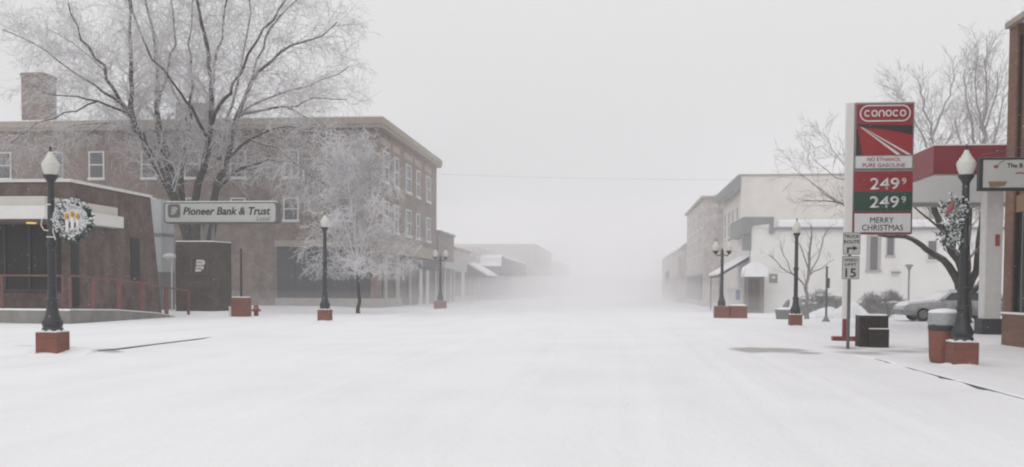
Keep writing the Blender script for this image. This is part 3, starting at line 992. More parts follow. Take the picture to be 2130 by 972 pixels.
# fuel station canopy
CY0, CY1 = 32.3, 42.6
c0 = YP(1941, 362, CY0)
ct = YP(1941, 303, CY0).z
CO = (c0.x, CY0, 0)
can = thing('station_canopy', 'red fascia fuel station canopy on white columns behind the price sign', 'canopy', CO)
MB().box(c0.x, 27, CY0, CY1, c0.z, ct).build('fascia', 'red', can, CO, bevel=0.01)
MB().box(c0.x + 0.1, 26.9, CY0 + 0.1, CY1 - 0.1, c0.z - 0.05, c0.z - 0.003).build('soffit', 'white', can, CO)
m = MB()
m.box(c0.x + 0.12, 26.8, CY1 - 0.3, CY1 - 0.14, c0.z - 0.22, c0.z - 0.052)
m.build('soffit_seam', 'paleconc', can, CO)
MB().box(c0.x + 0.05, 26.9, CY0 + 0.05, CY1 - 0.05, ct, ct + 0.05).build('roof_snow', 'snow', can, CO)
for (x, y) in ((YP(2057, 690, 33.7).x, 33.7), (21.5, 33.7), (21.5, 40.5)):
    col = MB().box(x - 0.27, x + 0.27, y - 0.27, y + 0.27, 0.4, c0.z - 0.06).build('column', 'dullwhite', can, CO, bevel=0.02)
    MB().box(x - 0.36, x + 0.36, y - 0.33, y + 0.36, -0.1, 0.52).build('column_base', 'slate', can, CO, bevel=0.03)
    pz0, pz1 = YP(2063, 512, 33.4).z, YP(2063, 488, 33.4).z
    MB().box(x + 0.03, x + 0.17, y - 0.285, y - 0.272, pz0, pz1).build('notice', 'faint', col, CO)

# white two storey building with snowy roof
WX, WY = 8.55, 62.0
WO = (WX, WY, 0)
wb = thing('white_building', 'long white painted building with snow along its roof behind the forecourt', 'building', WO)
wz = YP(1650, 474, WY).z
MB().box(WX, 34, WY, 68.6, -0.3, wz).build('wall', 'whitewall', wb, WO)
MB().box(WX + 1.6, 34.2, WY - 0.18, 68.6, wz, wz + 0.5).build('roof_snow', 'snow', wb, WO, bevel=0.08)
MB().box(WX + 1.4, 34.2, WY - 0.22, WY - 0.003, wz - 0.12, wz - 0.003).build('gutter', 'frame', wb, WO)
cz0, cz1 = YP(1600, 478, WY).z, YP(1600, 452, WY).z
MB().extrude([(WX - 0.5, cz1), (WX + 1.35, cz1), (WX + 1.35, cz0 - 0.25), (WX + 1.1, cz0 - 0.25), (WX + 1.1, cz0 + 0.35), (WX + 0.1, cz0 + 0.25), (WX - 0.2, cz0 - 0.3), (WX - 0.55, cz0 - 0.3)], 'y', WY - 0.25, WY - 0.003).build('cornice', 'frame', wb, WO)
MB().box(WX - 0.55, WX - 0.003, WY, 68.5, cz0 - 0.3, cz1).build('cornice', 'frame', wb, WO)
MB().box(WX - 0.5, WX - 0.003, WY - 0.1, WY + 0.5, 3.9, cz0 - 0.303).build('cornice_bracket', 'frame', wb, WO)
a, b2 = YP(1802, 562, WY), YP(1833, 486, WY)
window(wb, WO, 'y', a.x, b2.x, a.z, b2.z, WY, frame='paleconc', pane='pane', sash=False, trim=0.2, out=0.06)
a, b2 = YP(1843, 531, WY), YP(1861, 488, WY)
window(wb, WO, 'y', a.x, b2.x, a.z, b2.z, WY, frame='paleconc', sash=False, trim=0.06, out=0.06)
a, b2 = YP(1928, 540, WY), YP(1950, 500, WY)
window(wb, WO, 'y', a.x, b2.x, a.z, b2.z, WY, frame='dullwhite', sash=False, trim=0.06, out=0.04)
a, b2 = YP(1600, 588, WY), YP(1617, 570, WY)
pl = MB().box(a.x, b2.x, WY - 0.06, WY - 0.003, a.z, b2.z).build('meter_box', 'frame', wb, WO)
MB().box(a.x + 0.15, a.x + 0.35, WY - 0.07, WY - 0.062, a.z + 0.25, a.z + 0.4).build('meter_dial', 'dullwhite', pl, WO)
a = YP(1862, 567, WY)
MB().box(a.x - 0.25, a.x + 0.25, WY - 0.3, WY - 0.003, a.z - 0.05, a.z + 0.05).build('wall_lamp', 'frame', wb, WO)

# timber porch against the white building's street corner
a, b2 = YP(1555, 650, 60.3), YP(1590, 572, 60.3)
PO2 = (a.x, 60.3, 0)
po = thing('timber_porch', 'brown timber porch with snow heaped on top at the white building corner', 'porch', PO2)
MB().box(a.x, b2.x, 60.3, 61.95, -0.2, b2.z).build('wall', 'porchbrown', po, PO2)
MB().extrude([(a.x - 0.1, b2.z + 0.003), (b2.x + 0.08, b2.z + 0.003), (b2.x + 0.08, b2.z + 0.35), (b2.x - 0.3, b2.z + 0.62), (a.x + 0.35, b2.z + 0.66), (a.x - 0.05, b2.z + 0.4)], 'y', 60.2, 61.9).build('snow_heap', 'snow', po, PO2, bevel=0.12)
MB().box(a.x + 0.05, a.x + 0.7, 60.26, 60.297, 0.2, 2.1).build('door', 'brown', po, PO2)
# snow covered shop awning up the street
a, b2 = YP(1510, 582, 66), YP(1550, 549, 66)
aw = thing('shop_awning', 'sloping snow covered awning left of the brown timber porch', 'awning', (WX, 66, 0))
AO = (WX, 66, 0)
cv = MB().extrude([(6.6, 2.35), (8.55, 3.55), (8.55, 3.35), (6.6, 2.2)], 'y', 62.6, 68.2).build('cover', 'slate', aw, AO)
MB().extrude([(6.55, 2.50), (8.55, 3.72), (8.55, 3.553), (6.55, 2.353)], 'y', 62.5, 68.3).build('snow_cover', 'snow', cv, AO)
MB().tube([(6.7, 62.7, 0), (6.7, 62.7, 2.3)], 0.05, 8).build('post', 'frame', aw, AO)
MB().tube([(6.7, 68.1, 0), (6.7, 68.1, 2.3)], 0.05, 8).build('post', 'frame', aw, AO)
a, b2 = YP(1514, 646, 64), YP(1544, 601, 64)
iv = thing('ice_cabinet', 'white upright cabinet with blue panel under the snowy awning', 'cabinet', (a.x, 64, 0))
IO = (a.x, 64, 0)
MB().box(a.x, b2.x, 64, 64.8, -0.1, b2.z).build('body', 'whitewall', iv, IO, bevel=0.03)
MB().box(b2.x - 0.42, b2.x - 0.12, 63.985, 63.997, 0.75, 1.4).build('poster', 'blue', iv, IO)

# tan building with bracketed cornice
TO = (8.75, 69, 0)
tb = thing('tan_building', 'tall blank tan walled building with dark cornice end above the white one', 'building', TO)
tz = YP(1650, 366, 69).z
MB().box(8.75, 36, 69, 79.5, -0.3, tz).build('wall', 'tan', tb, TO)
MB().box(8.7, 36, 68.95, 79.5, tz, tz + 0.14).build('parapet_cap', 'tanstone', tb, TO)
MB().extrude([(8.747, tz + 0.1), (8.55, tz + 0.1), (7.95, tz - 0.55), (8.1, tz - 0.95), (8.4, tz - 1.2), (8.747, tz - 0.9)], 'y', 68.9, 79.4).build('cornice', 'frame', tb, TO)
for y in (70.5, 73, 75.5, 78):
    window(tb, TO, 'x-', y - 0.5, y + 0.5, 5.4, 7.4, 8.75)

# haze-paled brick building beyond
FX = YP(1464, 500, 81).x
FO = (FX, 81, 0)
fb = thing('brick_building', 'haze-paled brick building with small chimney beyond the tan walled one', 'building', FO)
fz = YP(1500, 413, 81).z
MB().box(FX, 30, 81, 100, -0.3, fz).build('wall', 'farbrick', fb, FO)
MB().box(FX - 0.25, 30, 80.8, 100.2, fz, fz + 0.2).build('cornice', 'tanstone', fb, FO)
c0, c1 = YP(1487, 404, 84), YP(1503, 404, 84)
MB().box(c0.x, c1.x, 84, 85, fz + 0.2, c0.z).build('chimney', 'farbrick', fb, FO)
for z in (4.4, 6.6):
    for y in (83, 86.5, 90, 93.5, 97):
        window(fb, FO, 'x-', y - 0.6, y + 0.6, z, z + 1.5, FX)
MB().box(FX - 0.06, FX - 0.003, 82, 99, 0.5, 2.7).build('shop_window', 'darkglass', fb, FO)
BX2 = YP(1411, 540, 101).x
FO = (BX2, 101, 0)
fb = thing('block_building', 'pale block nearly lost in the snow on the right side of the street', 'building', FO)
bz = YP(1440, 505, 101).z
MB().box(BX2, 30, 101, 135, -0.3, bz - 0.8).build('wall', 'farbrick', fb, FO)
MB().extrude([(BX2 - 0.1, bz - 0.8), (BX2 + 0.6, bz - 0.1), (BX2 + 1.4, bz), (14, bz), (14, bz - 0.8)], 'y', 101, 134.8).build('roof', 'tanstone', fb, FO)
for y in range(103, 133, 4):
    MB().box(BX2 - 0.06, BX2 - 0.003, y, y + 1.8, 0.7, 2.7).build('window', 'darkglass', fb, FO)
p = YP(1392, 575, 118)
m = MB().lathe([(0.02, -0.75)] + [(0.5 * math.cos(t), 0.75 * math.sin(t)) for t in np.linspace(-1.4, 1.4, 9)] + [(0.02, 0.75)], (p.x, 118, p.z), 14)
m.tube([(p.x, 118, p.z + 0.7), (p.x, 118, p.z + 1.1), (BX2, 118, p.z + 1.1)], 0.05, 6)
tag(m.build('hanging_shop_sign', 'slate', None), 'dark oval shop sign hanging far down the right side of the street', 'sign')

# ------------------------------------------------------------------ price sign of the fuel station
KY = 26.4
kb = G(1755, 709)
KY = kb.y
t0, t1 = YP(1781, 214, KY), YP(1905, 214, KY)
zt, zb = t0.z, YP(1832, 487, KY).z
x0, x1 = (YP(1776, 350, KY).x), (YP(1900, 350, KY).x)
CO2 = (x0 - 0.15, KY, 0)
ps = thing('price_sign', 'tall red fuel price sign reading 2.49 above a merry christmas board', 'sign', CO2)
pw0 = x0 - 0.225
MB().box(pw0, x0 - 0.003, KY + 0.02, KY + 0.16, 0.62, zt + 0.01).build('post', 'white', ps, CO2, bevel=0.015)
MB().box(pw0 + 0.02, x0 - 0.02, KY + 0.03, KY + 0.15, 0.1, 0.62).build('post_foot', 'red', ps, CO2)
MB().box(pw0 - 0.26, x0 + 0.3, KY - 0.05, KY + 0.25, -0.1, 0.12).build('base_plate', 'red', ps, CO2, bevel=0.02)
W = x1 - x0


def zy(y):
    return YP(1838, y, KY).z


cab = MB().box(x0, x1, KY, KY + 0.4, zy(352), zt).build('cabinet', 'frame', ps, CO2, bevel=0.015)
f0, f1 = x0 + 0.045, x1 - 0.045
up = MB().box(f0, f1, KY - 0.015, KY - 0.002, zy(323), zt - 0.05).build('brand_panel', 'signred', ps, CO2)


def fx(px):
    return YP(px, 280, KY).x + 0.0


# dark wedges and road stripes of the printed panel
ya, yb = KY - 0.020, KY - 0.016
za, zc = zy(258), zy(323)
m = MB()
m.extrude([(f0, za), (f1, zy(262)), (f1, zy(281)), (f0 + 0.5 * W, zy(270)), (f0 + 0.06, zy(264))], 'y', ya, yb)
m.extrude([(f0, zy(270)), (f0 + 0.04, zy(268)), (f0 + 0.17, zc + 0.004), (f0, zc + 0.004)], 'y', ya, yb)
m.build('dark_wedge', 'maroon', up, CO2)
MB().extrude([(f0 + 0.05, zy(264.5)), (f0 + 0.5 * W, zy(271)), (f1, zy(282)), (f1, zc + 0.004), (f0 + 0.18, zc + 0.004)], 'y', ya, yb).build('road_field', 'roadred', up, CO2)
m = MB()
m.extrude([(f0 + 0.10, zy(264)), (f0 + 0.12, zy(264)), (f1 - 0.30, zc + 0.006), (f1 - 0.42, zc + 0.006)], 'y', ya - 0.004, yb - 0.005)
m.extrude([(f0 + 0.15, zy(265)), (f0 + 0.17, zy(265)), (f1 - 0.02, zc + 0.006), (f1 - 0.13, zc + 0.006)], 'y', ya - 0.004, yb - 0.005)
m.build('road_stripe', 'signwhite', up, CO2)
ox, oz = (f0 + f1) / 2 + 0.01, zy(236)
MB().stroke(rrect(ox, oz, 0.675, 0.215, 0.21, 8), 0.034, KY - 0.024, KY - 0.016, closed=True).build('logo_ring', 'signwhite', up, CO2)
m = MB()
lw, lh, st = 0.135, 0.15, 0.036
for i, ch in enumerate('conoco'):
    cx_ = ox + (i - 2.5) * 0.193
    hw_, hh_ = lw / 2, lh / 2
    if ch == 'o':
        m.stroke(rrect(cx_, oz, hw_, hh_, 0.06, 6), st, KY - 0.024, KY - 0.016, closed=True)
    elif ch == 'c':
        pts = rrect(cx_, oz, hw_, hh_, 0.06, 6)
        pts = [q for q in pts if not (q[0] > cx_ + hw_ * 0.55 and abs(q[1] - oz) < hh_ * 0.62)]
        top = sorted([q for q in pts if q[1] >= oz], key=lambda q: math.atan2(q[1] - oz, q[0] - cx_))
        bot = sorted([q for q in pts if q[1] < oz], key=lambda q: (math.atan2(q[1] - oz, q[0] - cx_)))
        m.stroke(top + bot, st, KY - 0.024, KY - 0.016)
    else:
        arc = [(cx_ + hw_ * math.cos(t), oz + hh_ * 0.1 + hh_ * 0.9 * math.sin(t)) for t in np.linspace(math.pi, 0, 10)]
        m.stroke([(cx_ - hw_, oz - hh_ * 1.25)] + arc + [(cx_ + hw_, oz - hh_ * 1.25)], st, KY - 0.024, KY - 0.016)
m.build('lettering', 'signwhite', up, CO2)
ne = MB().box(f0, f1, KY - 0.015, KY - 0.002, zy(350), zy(325)).build('notice_panel', 'signwhite', ps, CO2)
text_mesh('lettering', 'NO ETHANOL', 'faint', ne, (f0 + f1) / 2, zy(335.5), KY - 0.02, 0.11, 0.92, bold=0.004, origin=CO2)
text_mesh('lettering', 'PURE GASOLINE', 'faint', ne, (f0 + f1) / 2, zy(347.5), KY - 0.02, 0.11, 1.16, bold=0.004, origin=CO2)
MB().box(x0 - 0.0, x1, KY + 0.01, KY + 0.38, zy(440), zy(352) - 0.003).build('price_cabinet', 'frame', ps, CO2)
pr = MB().box(f0 - 0.03, f1 + 0.03, KY - 0.012, KY + 0.006, zy(398.5), zy(357)).build('price_panel', 'signred', ps, CO2)
pg = MB().box(f0 - 0.03, f1 + 0.03, KY - 0.012, KY + 0.006, zy(439), zy(400)).build('price_panel', 'green', ps, CO2)
for pan, yb_, col in ((pr, 394, 'signwhite'), (pg, 432, 'signwhite')):
    text_mesh('lettering', '249', col, pan, fx(1812), zy(yb_), KY - 0.017, 0.33, 0.80, bold=0.010, align='LEFT', origin=CO2)
    text_mesh('lettering', '9', col, pan, fx(1878), zy(yb_ - 10), KY - 0.017, 0.19, 0.115, bold=0.0, align='LEFT', origin=CO2)
text_mesh('lettering', 'REG', 'faint', pr, fx(1789), zy(387), KY - 0.017, 0.09, 0.22, align='LEFT', origin=CO2)
mb_ = MB().box(x0 + 0.0, x1, KY + 0.008, KY + 0.36, zb, zy(440.5)).build('message_board', 'red', ps, CO2)
mf = MB().box(f0 + 0.0, f1, KY - 0.006, KY + 0.006, zb + 0.05, zy(444.5)).build('board_face', 'signwhite', mb_, CO2)
m = MB()
for yy in (455, 464.5, 474):
    m.box(f0 + 0.02, f1 - 0.02, KY - 0.0075, KY - 0.0062, zy(yy) - 0.006, zy(yy) + 0.006)
m.build('letter_track', 'dullwhite', mf, CO2)
# changeable letters sit on the board but belong to it
text_mesh('lettering', 'MERRY', 'ink', mf, (f0 + f1) / 2 - 0.02, zy(464), KY - 0.013, 0.17, 0.64, bold=-0.003, origin=CO2)
text_mesh('lettering', 'CHRISTMAS', 'ink', mf, (f0 + f1) / 2 - 0.0, zy(479.5), KY - 0.013, 0.17, 1.12, bold=-0.003, origin=CO2)
MB().box(x0 + 0.02, x1 - 0.02, KY + 0.03, KY + 0.37, zt, zt + 0.03).build('snow_cap', 'snow', ps, CO2)

# ------------------------------------------------------------------ road sign post
tb_ = G(1764, 726)
TY = tb_.y
TO2 = (tb_.x, TY, 0)
rs = thing('road_sign', 'steel post with truck route sign over a speed limit 15 sign', 'road sign', TO2)
MB().box(tb_.x - 0.035, tb_.x + 0.035, TY, TY + 0.05, -0.2, YP(1770, 490, TY).z).build('post', 'galv', rs, TO2)


def road_panel(pxa, pya, pxb, pyb):
    a, b = YP(pxa, pyb, TY), YP(pxb, pya, TY)
    o = MB().extrude(rrect((a.x + b.x) / 2, (a.z + b.z) / 2, (b.x - a.x) / 2, (b.z - a.z) / 2, 0.03, 4), 'y', TY - 0.012, TY - 0.002).build('sign_panel', 'signgrey', rs, TO2)
    cx, cz = (a.x + b.x) / 2, (a.z + b.z) / 2
    hw, hh = (b.x - a.x) / 2, (b.z - a.z) / 2
    MB().stroke(rrect(cx, cz, hw - 0.012, hh - 0.012, 0.024, 4), 0.008, TY - 0.015, TY - 0.0125, closed=True).build('border', 'ink', o, TO2)
    return o, cx, cz, hw, hh


o, cx, cz, hw, hh = road_panel(1752.5, 483.5, 1790, 530)
text_mesh('lettering', 'TRUCK', 'ink', o, cx, cz + hh * 0.50, TY - 0.016, hh * 0.30, hw * 1.72, bold=0.006, origin=TO2)
text_mesh('lettering', 'ROUTE', 'ink', o, cx, cz + hh * 0.02, TY - 0.016, hh * 0.30, hw * 1.72, bold=0.006, origin=TO2)
m = MB()
m.stroke([(cx - hw * 0.42, cz - hh * 0.86), (cx - hw * 0.42, cz - hh * 0.42), (cx + hw * 0.25, cz - hh * 0.42)], hw * 0.2, TY - 0.018, TY - 0.013)
m.extrude([(cx + hw * 0.2, cz - hh * 0.2), (cx + hw * 0.72, cz - hh * 0.42), (cx + hw * 0.2, cz - hh * 0.64)], 'y', TY - 0.0182, TY - 0.0132)
m.build('turn_arrow', 'ink', o, TO2)
o, cx, cz, hw, hh = road_panel(1750.5, 533, 1788, 581)
text_mesh('lettering', 'SPEED', 'ink', o, cx, cz + hh * 0.55, TY - 0.016, hh * 0.25, hw * 1.5, bold=0.0, origin=TO2)
text_mesh('lettering', 'LIMIT', 'ink', o, cx, cz + hh * 0.16, TY - 0.016, hh * 0.25, hw * 1.3, bold=0.0, origin=TO2)
text_mesh('lettering', '15', 'ink', o, cx, cz - hh * 0.80, TY - 0.016, hh * 0.78, hw * 1.2, bold=0.012, origin=TO2)


# ------------------------------------------------------------------ street lamps on brick piers
BASE = [(0.205, 0.47), (0.205, 0.53), (0.18, 0.56), (0.20, 0.60), (0.205, 0.66), (0.165, 0.73), (0.13, 0.83), (0.11, 0.96), (0.105, 1.06), (0.122, 1.08), (0.122, 1.13), (0.095, 1.16)]
PH_ = 3.50
POLE = [(0.085, 1.16), (0.078, 2.2), (0.10, 2.23), (0.10, 2.31), (0.076, 2.34), (0.066, PH_)]


def on_ground(px, py, back):
    """centre of something whose front foot meets the snow at the pixel"""
    z = 0.0
    for i in range(6):
        q = G(px, py, z)
        z = float(ground_z(np.array([q.x]), np.array([q.y]))[0])
    return YP(px, py, q.y + back).x, q.y + back, z


def lantern(parent, x, z0):
    MB().lathe([(0.06, 0), (0.085, 0.05), (0.10, 0.08), (0.14, 0.13), (0.145, 0.18), (0.12, 0.185)], (x, 0, z0), 20).build('lantern_cup', 'black', parent, smooth=True)
    g = MB().lathe([(0.11, 0.186), (0.14, 0.24), (0.162, 0.31), (0.176, 0.38), (0.178, 0.41), (0.16, 0.425), (0.155, 0.455), (0.132, 0.47), (0.125, 0.505), (0.095, 0.52), (0.085, 0.56), (0.055, 0.60), (0.045, 0.635), (0.03, 0.655)], (x, 0, z0), 20)
    go = g.build('globe', 'globe', parent, smooth=True)
    MB().lathe([(0.03, 0.655), (0.035, 0.68), (0.018, 0.70), (0.03, 0.725), (0.008, 0.77)], (x, 0, z0), 10).build('finial', 'black', go, smooth=True)


def make_lamp(label, loc, twin=False):
    o = thing('street_lamp', label, 'street lamp', loc, 'brick based street lamps')
    if not twin:
        p = MB().box(-0.235, 0.235, -0.235, 0.235, -0.12, 0.46).build('pier', 'pier', o, bevel=0.012)
        rng = random.Random(11)
        m = MB().box(-0.228, 0.228, -0.228, 0.228, 0.463, 0.48)
        for i in range(8):
            a = i * math.pi / 4 + 0.3
            m.blob((0.2 * math.cos(a), 0.2 * math.sin(a), 0.478), (0.05, 0.05, 0.025), rng)
        m.build('snow_cap', 'snow', p, smooth=True)
        MB().lathe([(0.50, -0.04), (0.42, 0.0), (0.34, 0.022), (0.26, 0.04), (0.2, 0.05)], n=20).build('snow_drift', 'snow', o, smooth=True)
        MB().lathe(BASE, n=24).build('base', 'black', o, smooth=True)
        MB().lathe(POLE, n=18).build('pole', 'black', o, smooth=True)
        lantern(o, 0, PH_)
    else:
        MB().box(-0.36, 0.36, -0.31, 0.31, -0.12, 0.60).build('pier', 'pier', o, bevel=0.012)
        MB().lathe([(r, z + 0.14) for r, z in BASE if z < 0.9] + [(0.09, 1.2)], n=20).build('base', 'black', o, smooth=True)
        MB().lathe([(0.085, 1.2), (0.07, 3.3), (0.085, 3.32), (0.02, 3.5)], n=16).build('pole', 'black', o, smooth=True)
        MB().tube([(-0.33, 0, 3.25), (-0.25, 0, 3.12), (0, 0, 3.2), (0.25, 0, 3.12), (0.33, 0, 3.25)], 0.035, 8).build('arm', 'black', o, smooth=True)
        for x in (-0.33, 0.33):
            lantern(o, x, 3.2)
    return o


lamp = make_lamp('black street lamp on brick pier touching the terracotta litter bin', (0, 0, 0))
lamp.location = on_ground(2000, 762, 0.235)
lamp.scale = (0.96, 0.96, 0.95)
LR = Vector(lamp.location)
spots = [((110, 731), 'black street lamp on brick pier carrying the snowy candle wreath'),
         ((676, 669), 'black street lamp on brick pier in front of the frosted weeping tree'),
         ((1654, 679), 'black street lamp on brick pier in front of the white building')]
LL = None
for (px, py), lab in spots:
    c = dup(lamp)
    c.scale = (1, 1, 1)
    c.location = on_ground(px, py, 0.235)
    c['label'] = lab
    if LL is None:
        LL = Vector(c.location)
lamp2 = make_lamp('twin globe street lamp beside the long brick planter on the right', (0, 0, 0), True)
g = G(1502, 662)
lamp2.location = (g.x, g.y + 0.31, 0)
g2 = g
c = dup(lamp2)
g = G(914, 646)
c.location = (g.x, g.y + 0.31, 0)
c['label'] = 'twin globe street lamp before the far shop fronts on the left'
# long planter by the twin lamp
x0_ = g2.x + 0.40
po_ = (x0_, g2.y + 0.4, 0)
pl = thing('brick_planter', 'low brick planter at the foot of the twin globe lamp on the right', 'planter', po_)
MB().box(x0_, x0_ + 0.85, g2.y + 0.1, g2.y + 1.1, -0.1, 0.62).build('wall', 'pier', pl, po_, bevel=0.01)
MB().box(x0_ + 0.05, x0_ + 0.8, g2.y + 0.15, g2.y + 1.05, 0.6, 0.68).build('snow_fill', 'snow', pl, po_, bevel=0.03)

# ------------------------------------------------------------------ wreath on the left lamp
rng = random.Random(21)
wc = YP(153, 456, LL.y - 0.14)
WO2 = (wc.x, wc.y, wc.z)
wr = thing('wreath', 'round snowy fir wreath with three gold flamed candles on the lamp', 'wreath', WO2, None)
m, ms = MB(), MB()
for i in range(330):
    a = rng.uniform(0, 2 * math.pi)
    rr = 0.33 + rng.gauss(0, 0.05)
    c = (wc.x + min(rr, 0.39) * math.cos(a), wc.y + rng.uniform(-0.06, 0.06), wc.z + rr * math.sin(a))
    d = Vector((math.cos(a + rng.uniform(-1, 1)), rng.uniform(-0.9, 0.3), math.sin(a + rng.uniform(-1, 1)))).normalized() * rng.uniform(0.06, 0.11)
    m.tube([c, Vector(c) + d], [0.022, 0.004], 5)
m.tube([(wc.x + 0.33 * math.cos(t), wc.y, wc.z + 0.33 * math.sin(t)) for t in np.linspace(0, 2 * math.pi, 30)], 0.06, 8)
gar = m.build('garland', 'fir', wr, WO2)
for i in range(420):
    a = rng.uniform(0, 2 * math.pi)
    rr = 0.32 + max(-0.11, min(0.085, rng.gauss(0, 0.06)))
    if math.cos(a - 6.0) > 0.5 and rr > 0.32 and rng.random() < 0.7:
        continue
    s_ = rng.uniform(0.012, 0.030)
    ms.blob((wc.x + rr * math.cos(a), wc.y - 0.05 + rng.uniform(-0.035, 0.03), wc.z + rr * math.sin(a)), (s_ * rng.uniform(0.8, 1.6), s_, s_), rng, 6, 4, 0.35)
ms.build('snow_clumps', 'rime', gar, WO2, smooth=True)
plate = MB().extrude([(wc.x - 0.21, wc.z + 0.0), (wc.x - 0.18, wc.z + 0.10), (wc.x - 0.10, wc.z + 0.12), (wc.x - 0.1, wc.z + 0.20), (wc.x + 0.12, wc.z + 0.20), (wc.x + 0.13, wc.z + 0.12), (wc.x + 0.2, wc.z + 0.1), (wc.x + 0.22, wc.z - 0.02)], 'y', wc.y - 0.03, wc.y - 0.015).build('backing', 'white', wr, WO2)
for dx, dz in ((-0.115, 0.03), (0.0, 0.075), (0.115, 0.03)):
    cn = MB().box(wc.x + dx - 0.032, wc.x + dx + 0.032, wc.y - 0.06, wc.y - 0.031, wc.z - 0.22, wc.z + dz - 0.04).build('candle', 'white', wr, WO2, bevel=0.008)
    MB().lathe([(0.012, -0.05), (0.034, -0.02), (0.036, 0.02), (0.012, 0.06)], (wc.x + dx, wc.y - 0.06, wc.z + dz + 0.02), 10).build('flame', 'gold', cn, WO2, smooth=True)
m = MB()
a0 = LL.x
m.tube([(a0 + 0.05, LL.y - 0.10, wc.z + 0.3), (a0 - 0.05, LL.y - 0.10, wc.z + 0.3)], 0.015, 6)
m.tube([(a0 - 0.08, LL.y - 0.1, wc.z + 0.06), (a0 - 0.14, LL.y - 0.1, wc.z + 0.02), (a0 - 0.16, LL.y - 0.1, wc.z - 0.12), (a0 - 0.1, LL.y - 0.1, wc.z - 0.22), (a0, LL.y - 0.11, wc.z - 0.23)], 0.012, 6)
m.tube([(a0 + 0.12, LL.y - 0.1, wc.z + 0.15), (a0 + 0.1, LL.y - 0.11, wc.z - 0.25), (a0 + 0.15, LL.y - 0.1, wc.z - 0.42), (a0 + 0.10, LL.y - 0.1, wc.z - 0.36), (a0 - 0.04, LL.y - 0.11, wc.z - 0.36)], 0.012, 6)
m.tube([(a0 + 0.05, LL.y - 0.1, wc.z), (wc.x - 0.2, wc.y, wc.z)], 0.015, 6)
m.build('tie', 'dullwhite', wr, WO2)

# garland ornament on the right lamp
rng = random.Random(23)
gc = YP(1985, 465, LR.y - 0.05)
GO = (gc.x, gc.y, gc.z)
go = thing('garland_ornament', 'snow laden fir ornament with red bow tied to the lamp', 'ornament', GO)
path = [(2003, 432), (1990, 423), (1976, 424), (1968, 434), (1976, 446), (1988, 455), (1992, 468), (1983, 478), (1974, 486), (1966, 497), (1974, 503), (1985, 497), (1978, 462), (1995, 445)]
m, ms = MB(), MB()
for (px, py) in path:
    c = YP(px, py, gc.y)
    for i in range(16):
        q = Vector((c.x + rng.gauss(0, 0.06), c.y + rng.gauss(0, 0.05), c.z + rng.gauss(0, 0.06)))
        d = Vector((rng.gauss(0, 1), rng.gauss(0, 1), rng.gauss(0, 1))).normalized() * 0.08
        m.tube([q, q + d], [0.02, 0.004], 5)
    for i in range(16):
        s_ = rng.uniform(0.014, 0.035)
        ms.blob((c.x + rng.gauss(0, 0.055), c.y - 0.03 + rng.gauss(0, 0.03), c.z + rng.gauss(0, 0.055) + 0.02), (s_, s_, s_ * 0.8), rng)
gf = m.build('fir_sprays', 'fir', go, GO)
ms.build('snow_clumps', 'rime', gf, GO, smooth=True)
a = [YP(px, py, gc.y - 0.14) for px, py in ((1983, 418), (1979, 432), (1968, 445))]
MB().tube(a, [0.035, 0.05, 0.03], 8).build('bow', 'bow', go, GO, smooth=True)
MB().tube([(LR.x, LR.y - 0.09, YP(1985, 432, LR.y).z), YP(1995, 432, gc.y)], 0.015, 6).build('bracket', 'black', go, GO)

# ------------------------------------------------------------------ litter bin, planters, hydrant, posts
bo = on_ground(1963, 757, 0.27)
bn = thing('litter_bin', 'round terracotta litter bin with snowy metal lid touching the near lamp', 'litter bin', bo)
MB().lathe([(0.22, -0.02), (0.245, 0.03), (0.265, 0.10), (0.285, 0.60), (0.285, 0.62)], n=24).build('body', 'terracotta', bn, smooth=True)
MB().lathe([(0.27, 0.62), (0.295, 0.63), (0.295, 0.72), (0.28, 0.73)], n=24).build('collar', 'black', bn, smooth=True)
ld = MB().lathe([(0.28, 0.73), (0.30, 0.74), (0.295, 0.92), (0.27, 0.96), (0.1, 0.98)], n=24).build('lid', 'lid', bn, smooth=True)
MB().lathe([(0.285, 0.945), (0.30, 0.965), (0.27, 1.0), (0.12, 1.03), (0.02, 1.04)], n=24).build('snow_cap', 'snow', ld, smooth=True)

a, b2 = G(1788, 722), G(1844, 722)
bo = ((a.x + b2.x) / 2, a.y, 0)
bx_ = thing('timber_planter', 'dark timber planter box with snow on top behind the road sign post', 'planter', bo)
zt_ = YP(1810, 657, a.y).z
w_ = (b2.x - a.x) / 2
m = MB()
for i in range(7):
    xx = -w_ + i * 2 * w_ / 7
    m.box(xx + 0.004, xx + 2 * w_ / 7 - 0.004, 0, 0.04, 0, zt_)
    m.box(xx + 0.004, xx + 2 * w_ / 7 - 0.004, 0.46, 0.50, 0, zt_)
m.box(-w_, -w_ + 0.04, 0.042, 0.458, 0, zt_)
m.box(w_ - 0.04, w_, 0.042, 0.458, 0, zt_)
m.box(-w_ + 0.041, w_ - 0.041, 0.041, 0.459, 0.0, zt_ - 0.06)
m.build('boards', 'brown', bx_)
MB().box(-w_ + 0.02, w_ - 0.02, 0.02, 0.48, zt_ - 0.05, zt_ + 0.04).build('snow_cap', 'snow', bx_, bevel=0.03)
st_ = MB().box(-w_ * 0.40, w_ * 0.97, -0.12, -0.004, -0.1, 0.46).build('step_box', 'brown', bx_, bevel=0.01)
MB().box(-w_ * 0.40, w_ * 0.97, -0.118, -0.006, 0.462, 0.485).build('snow_cap', 'snow', st_)

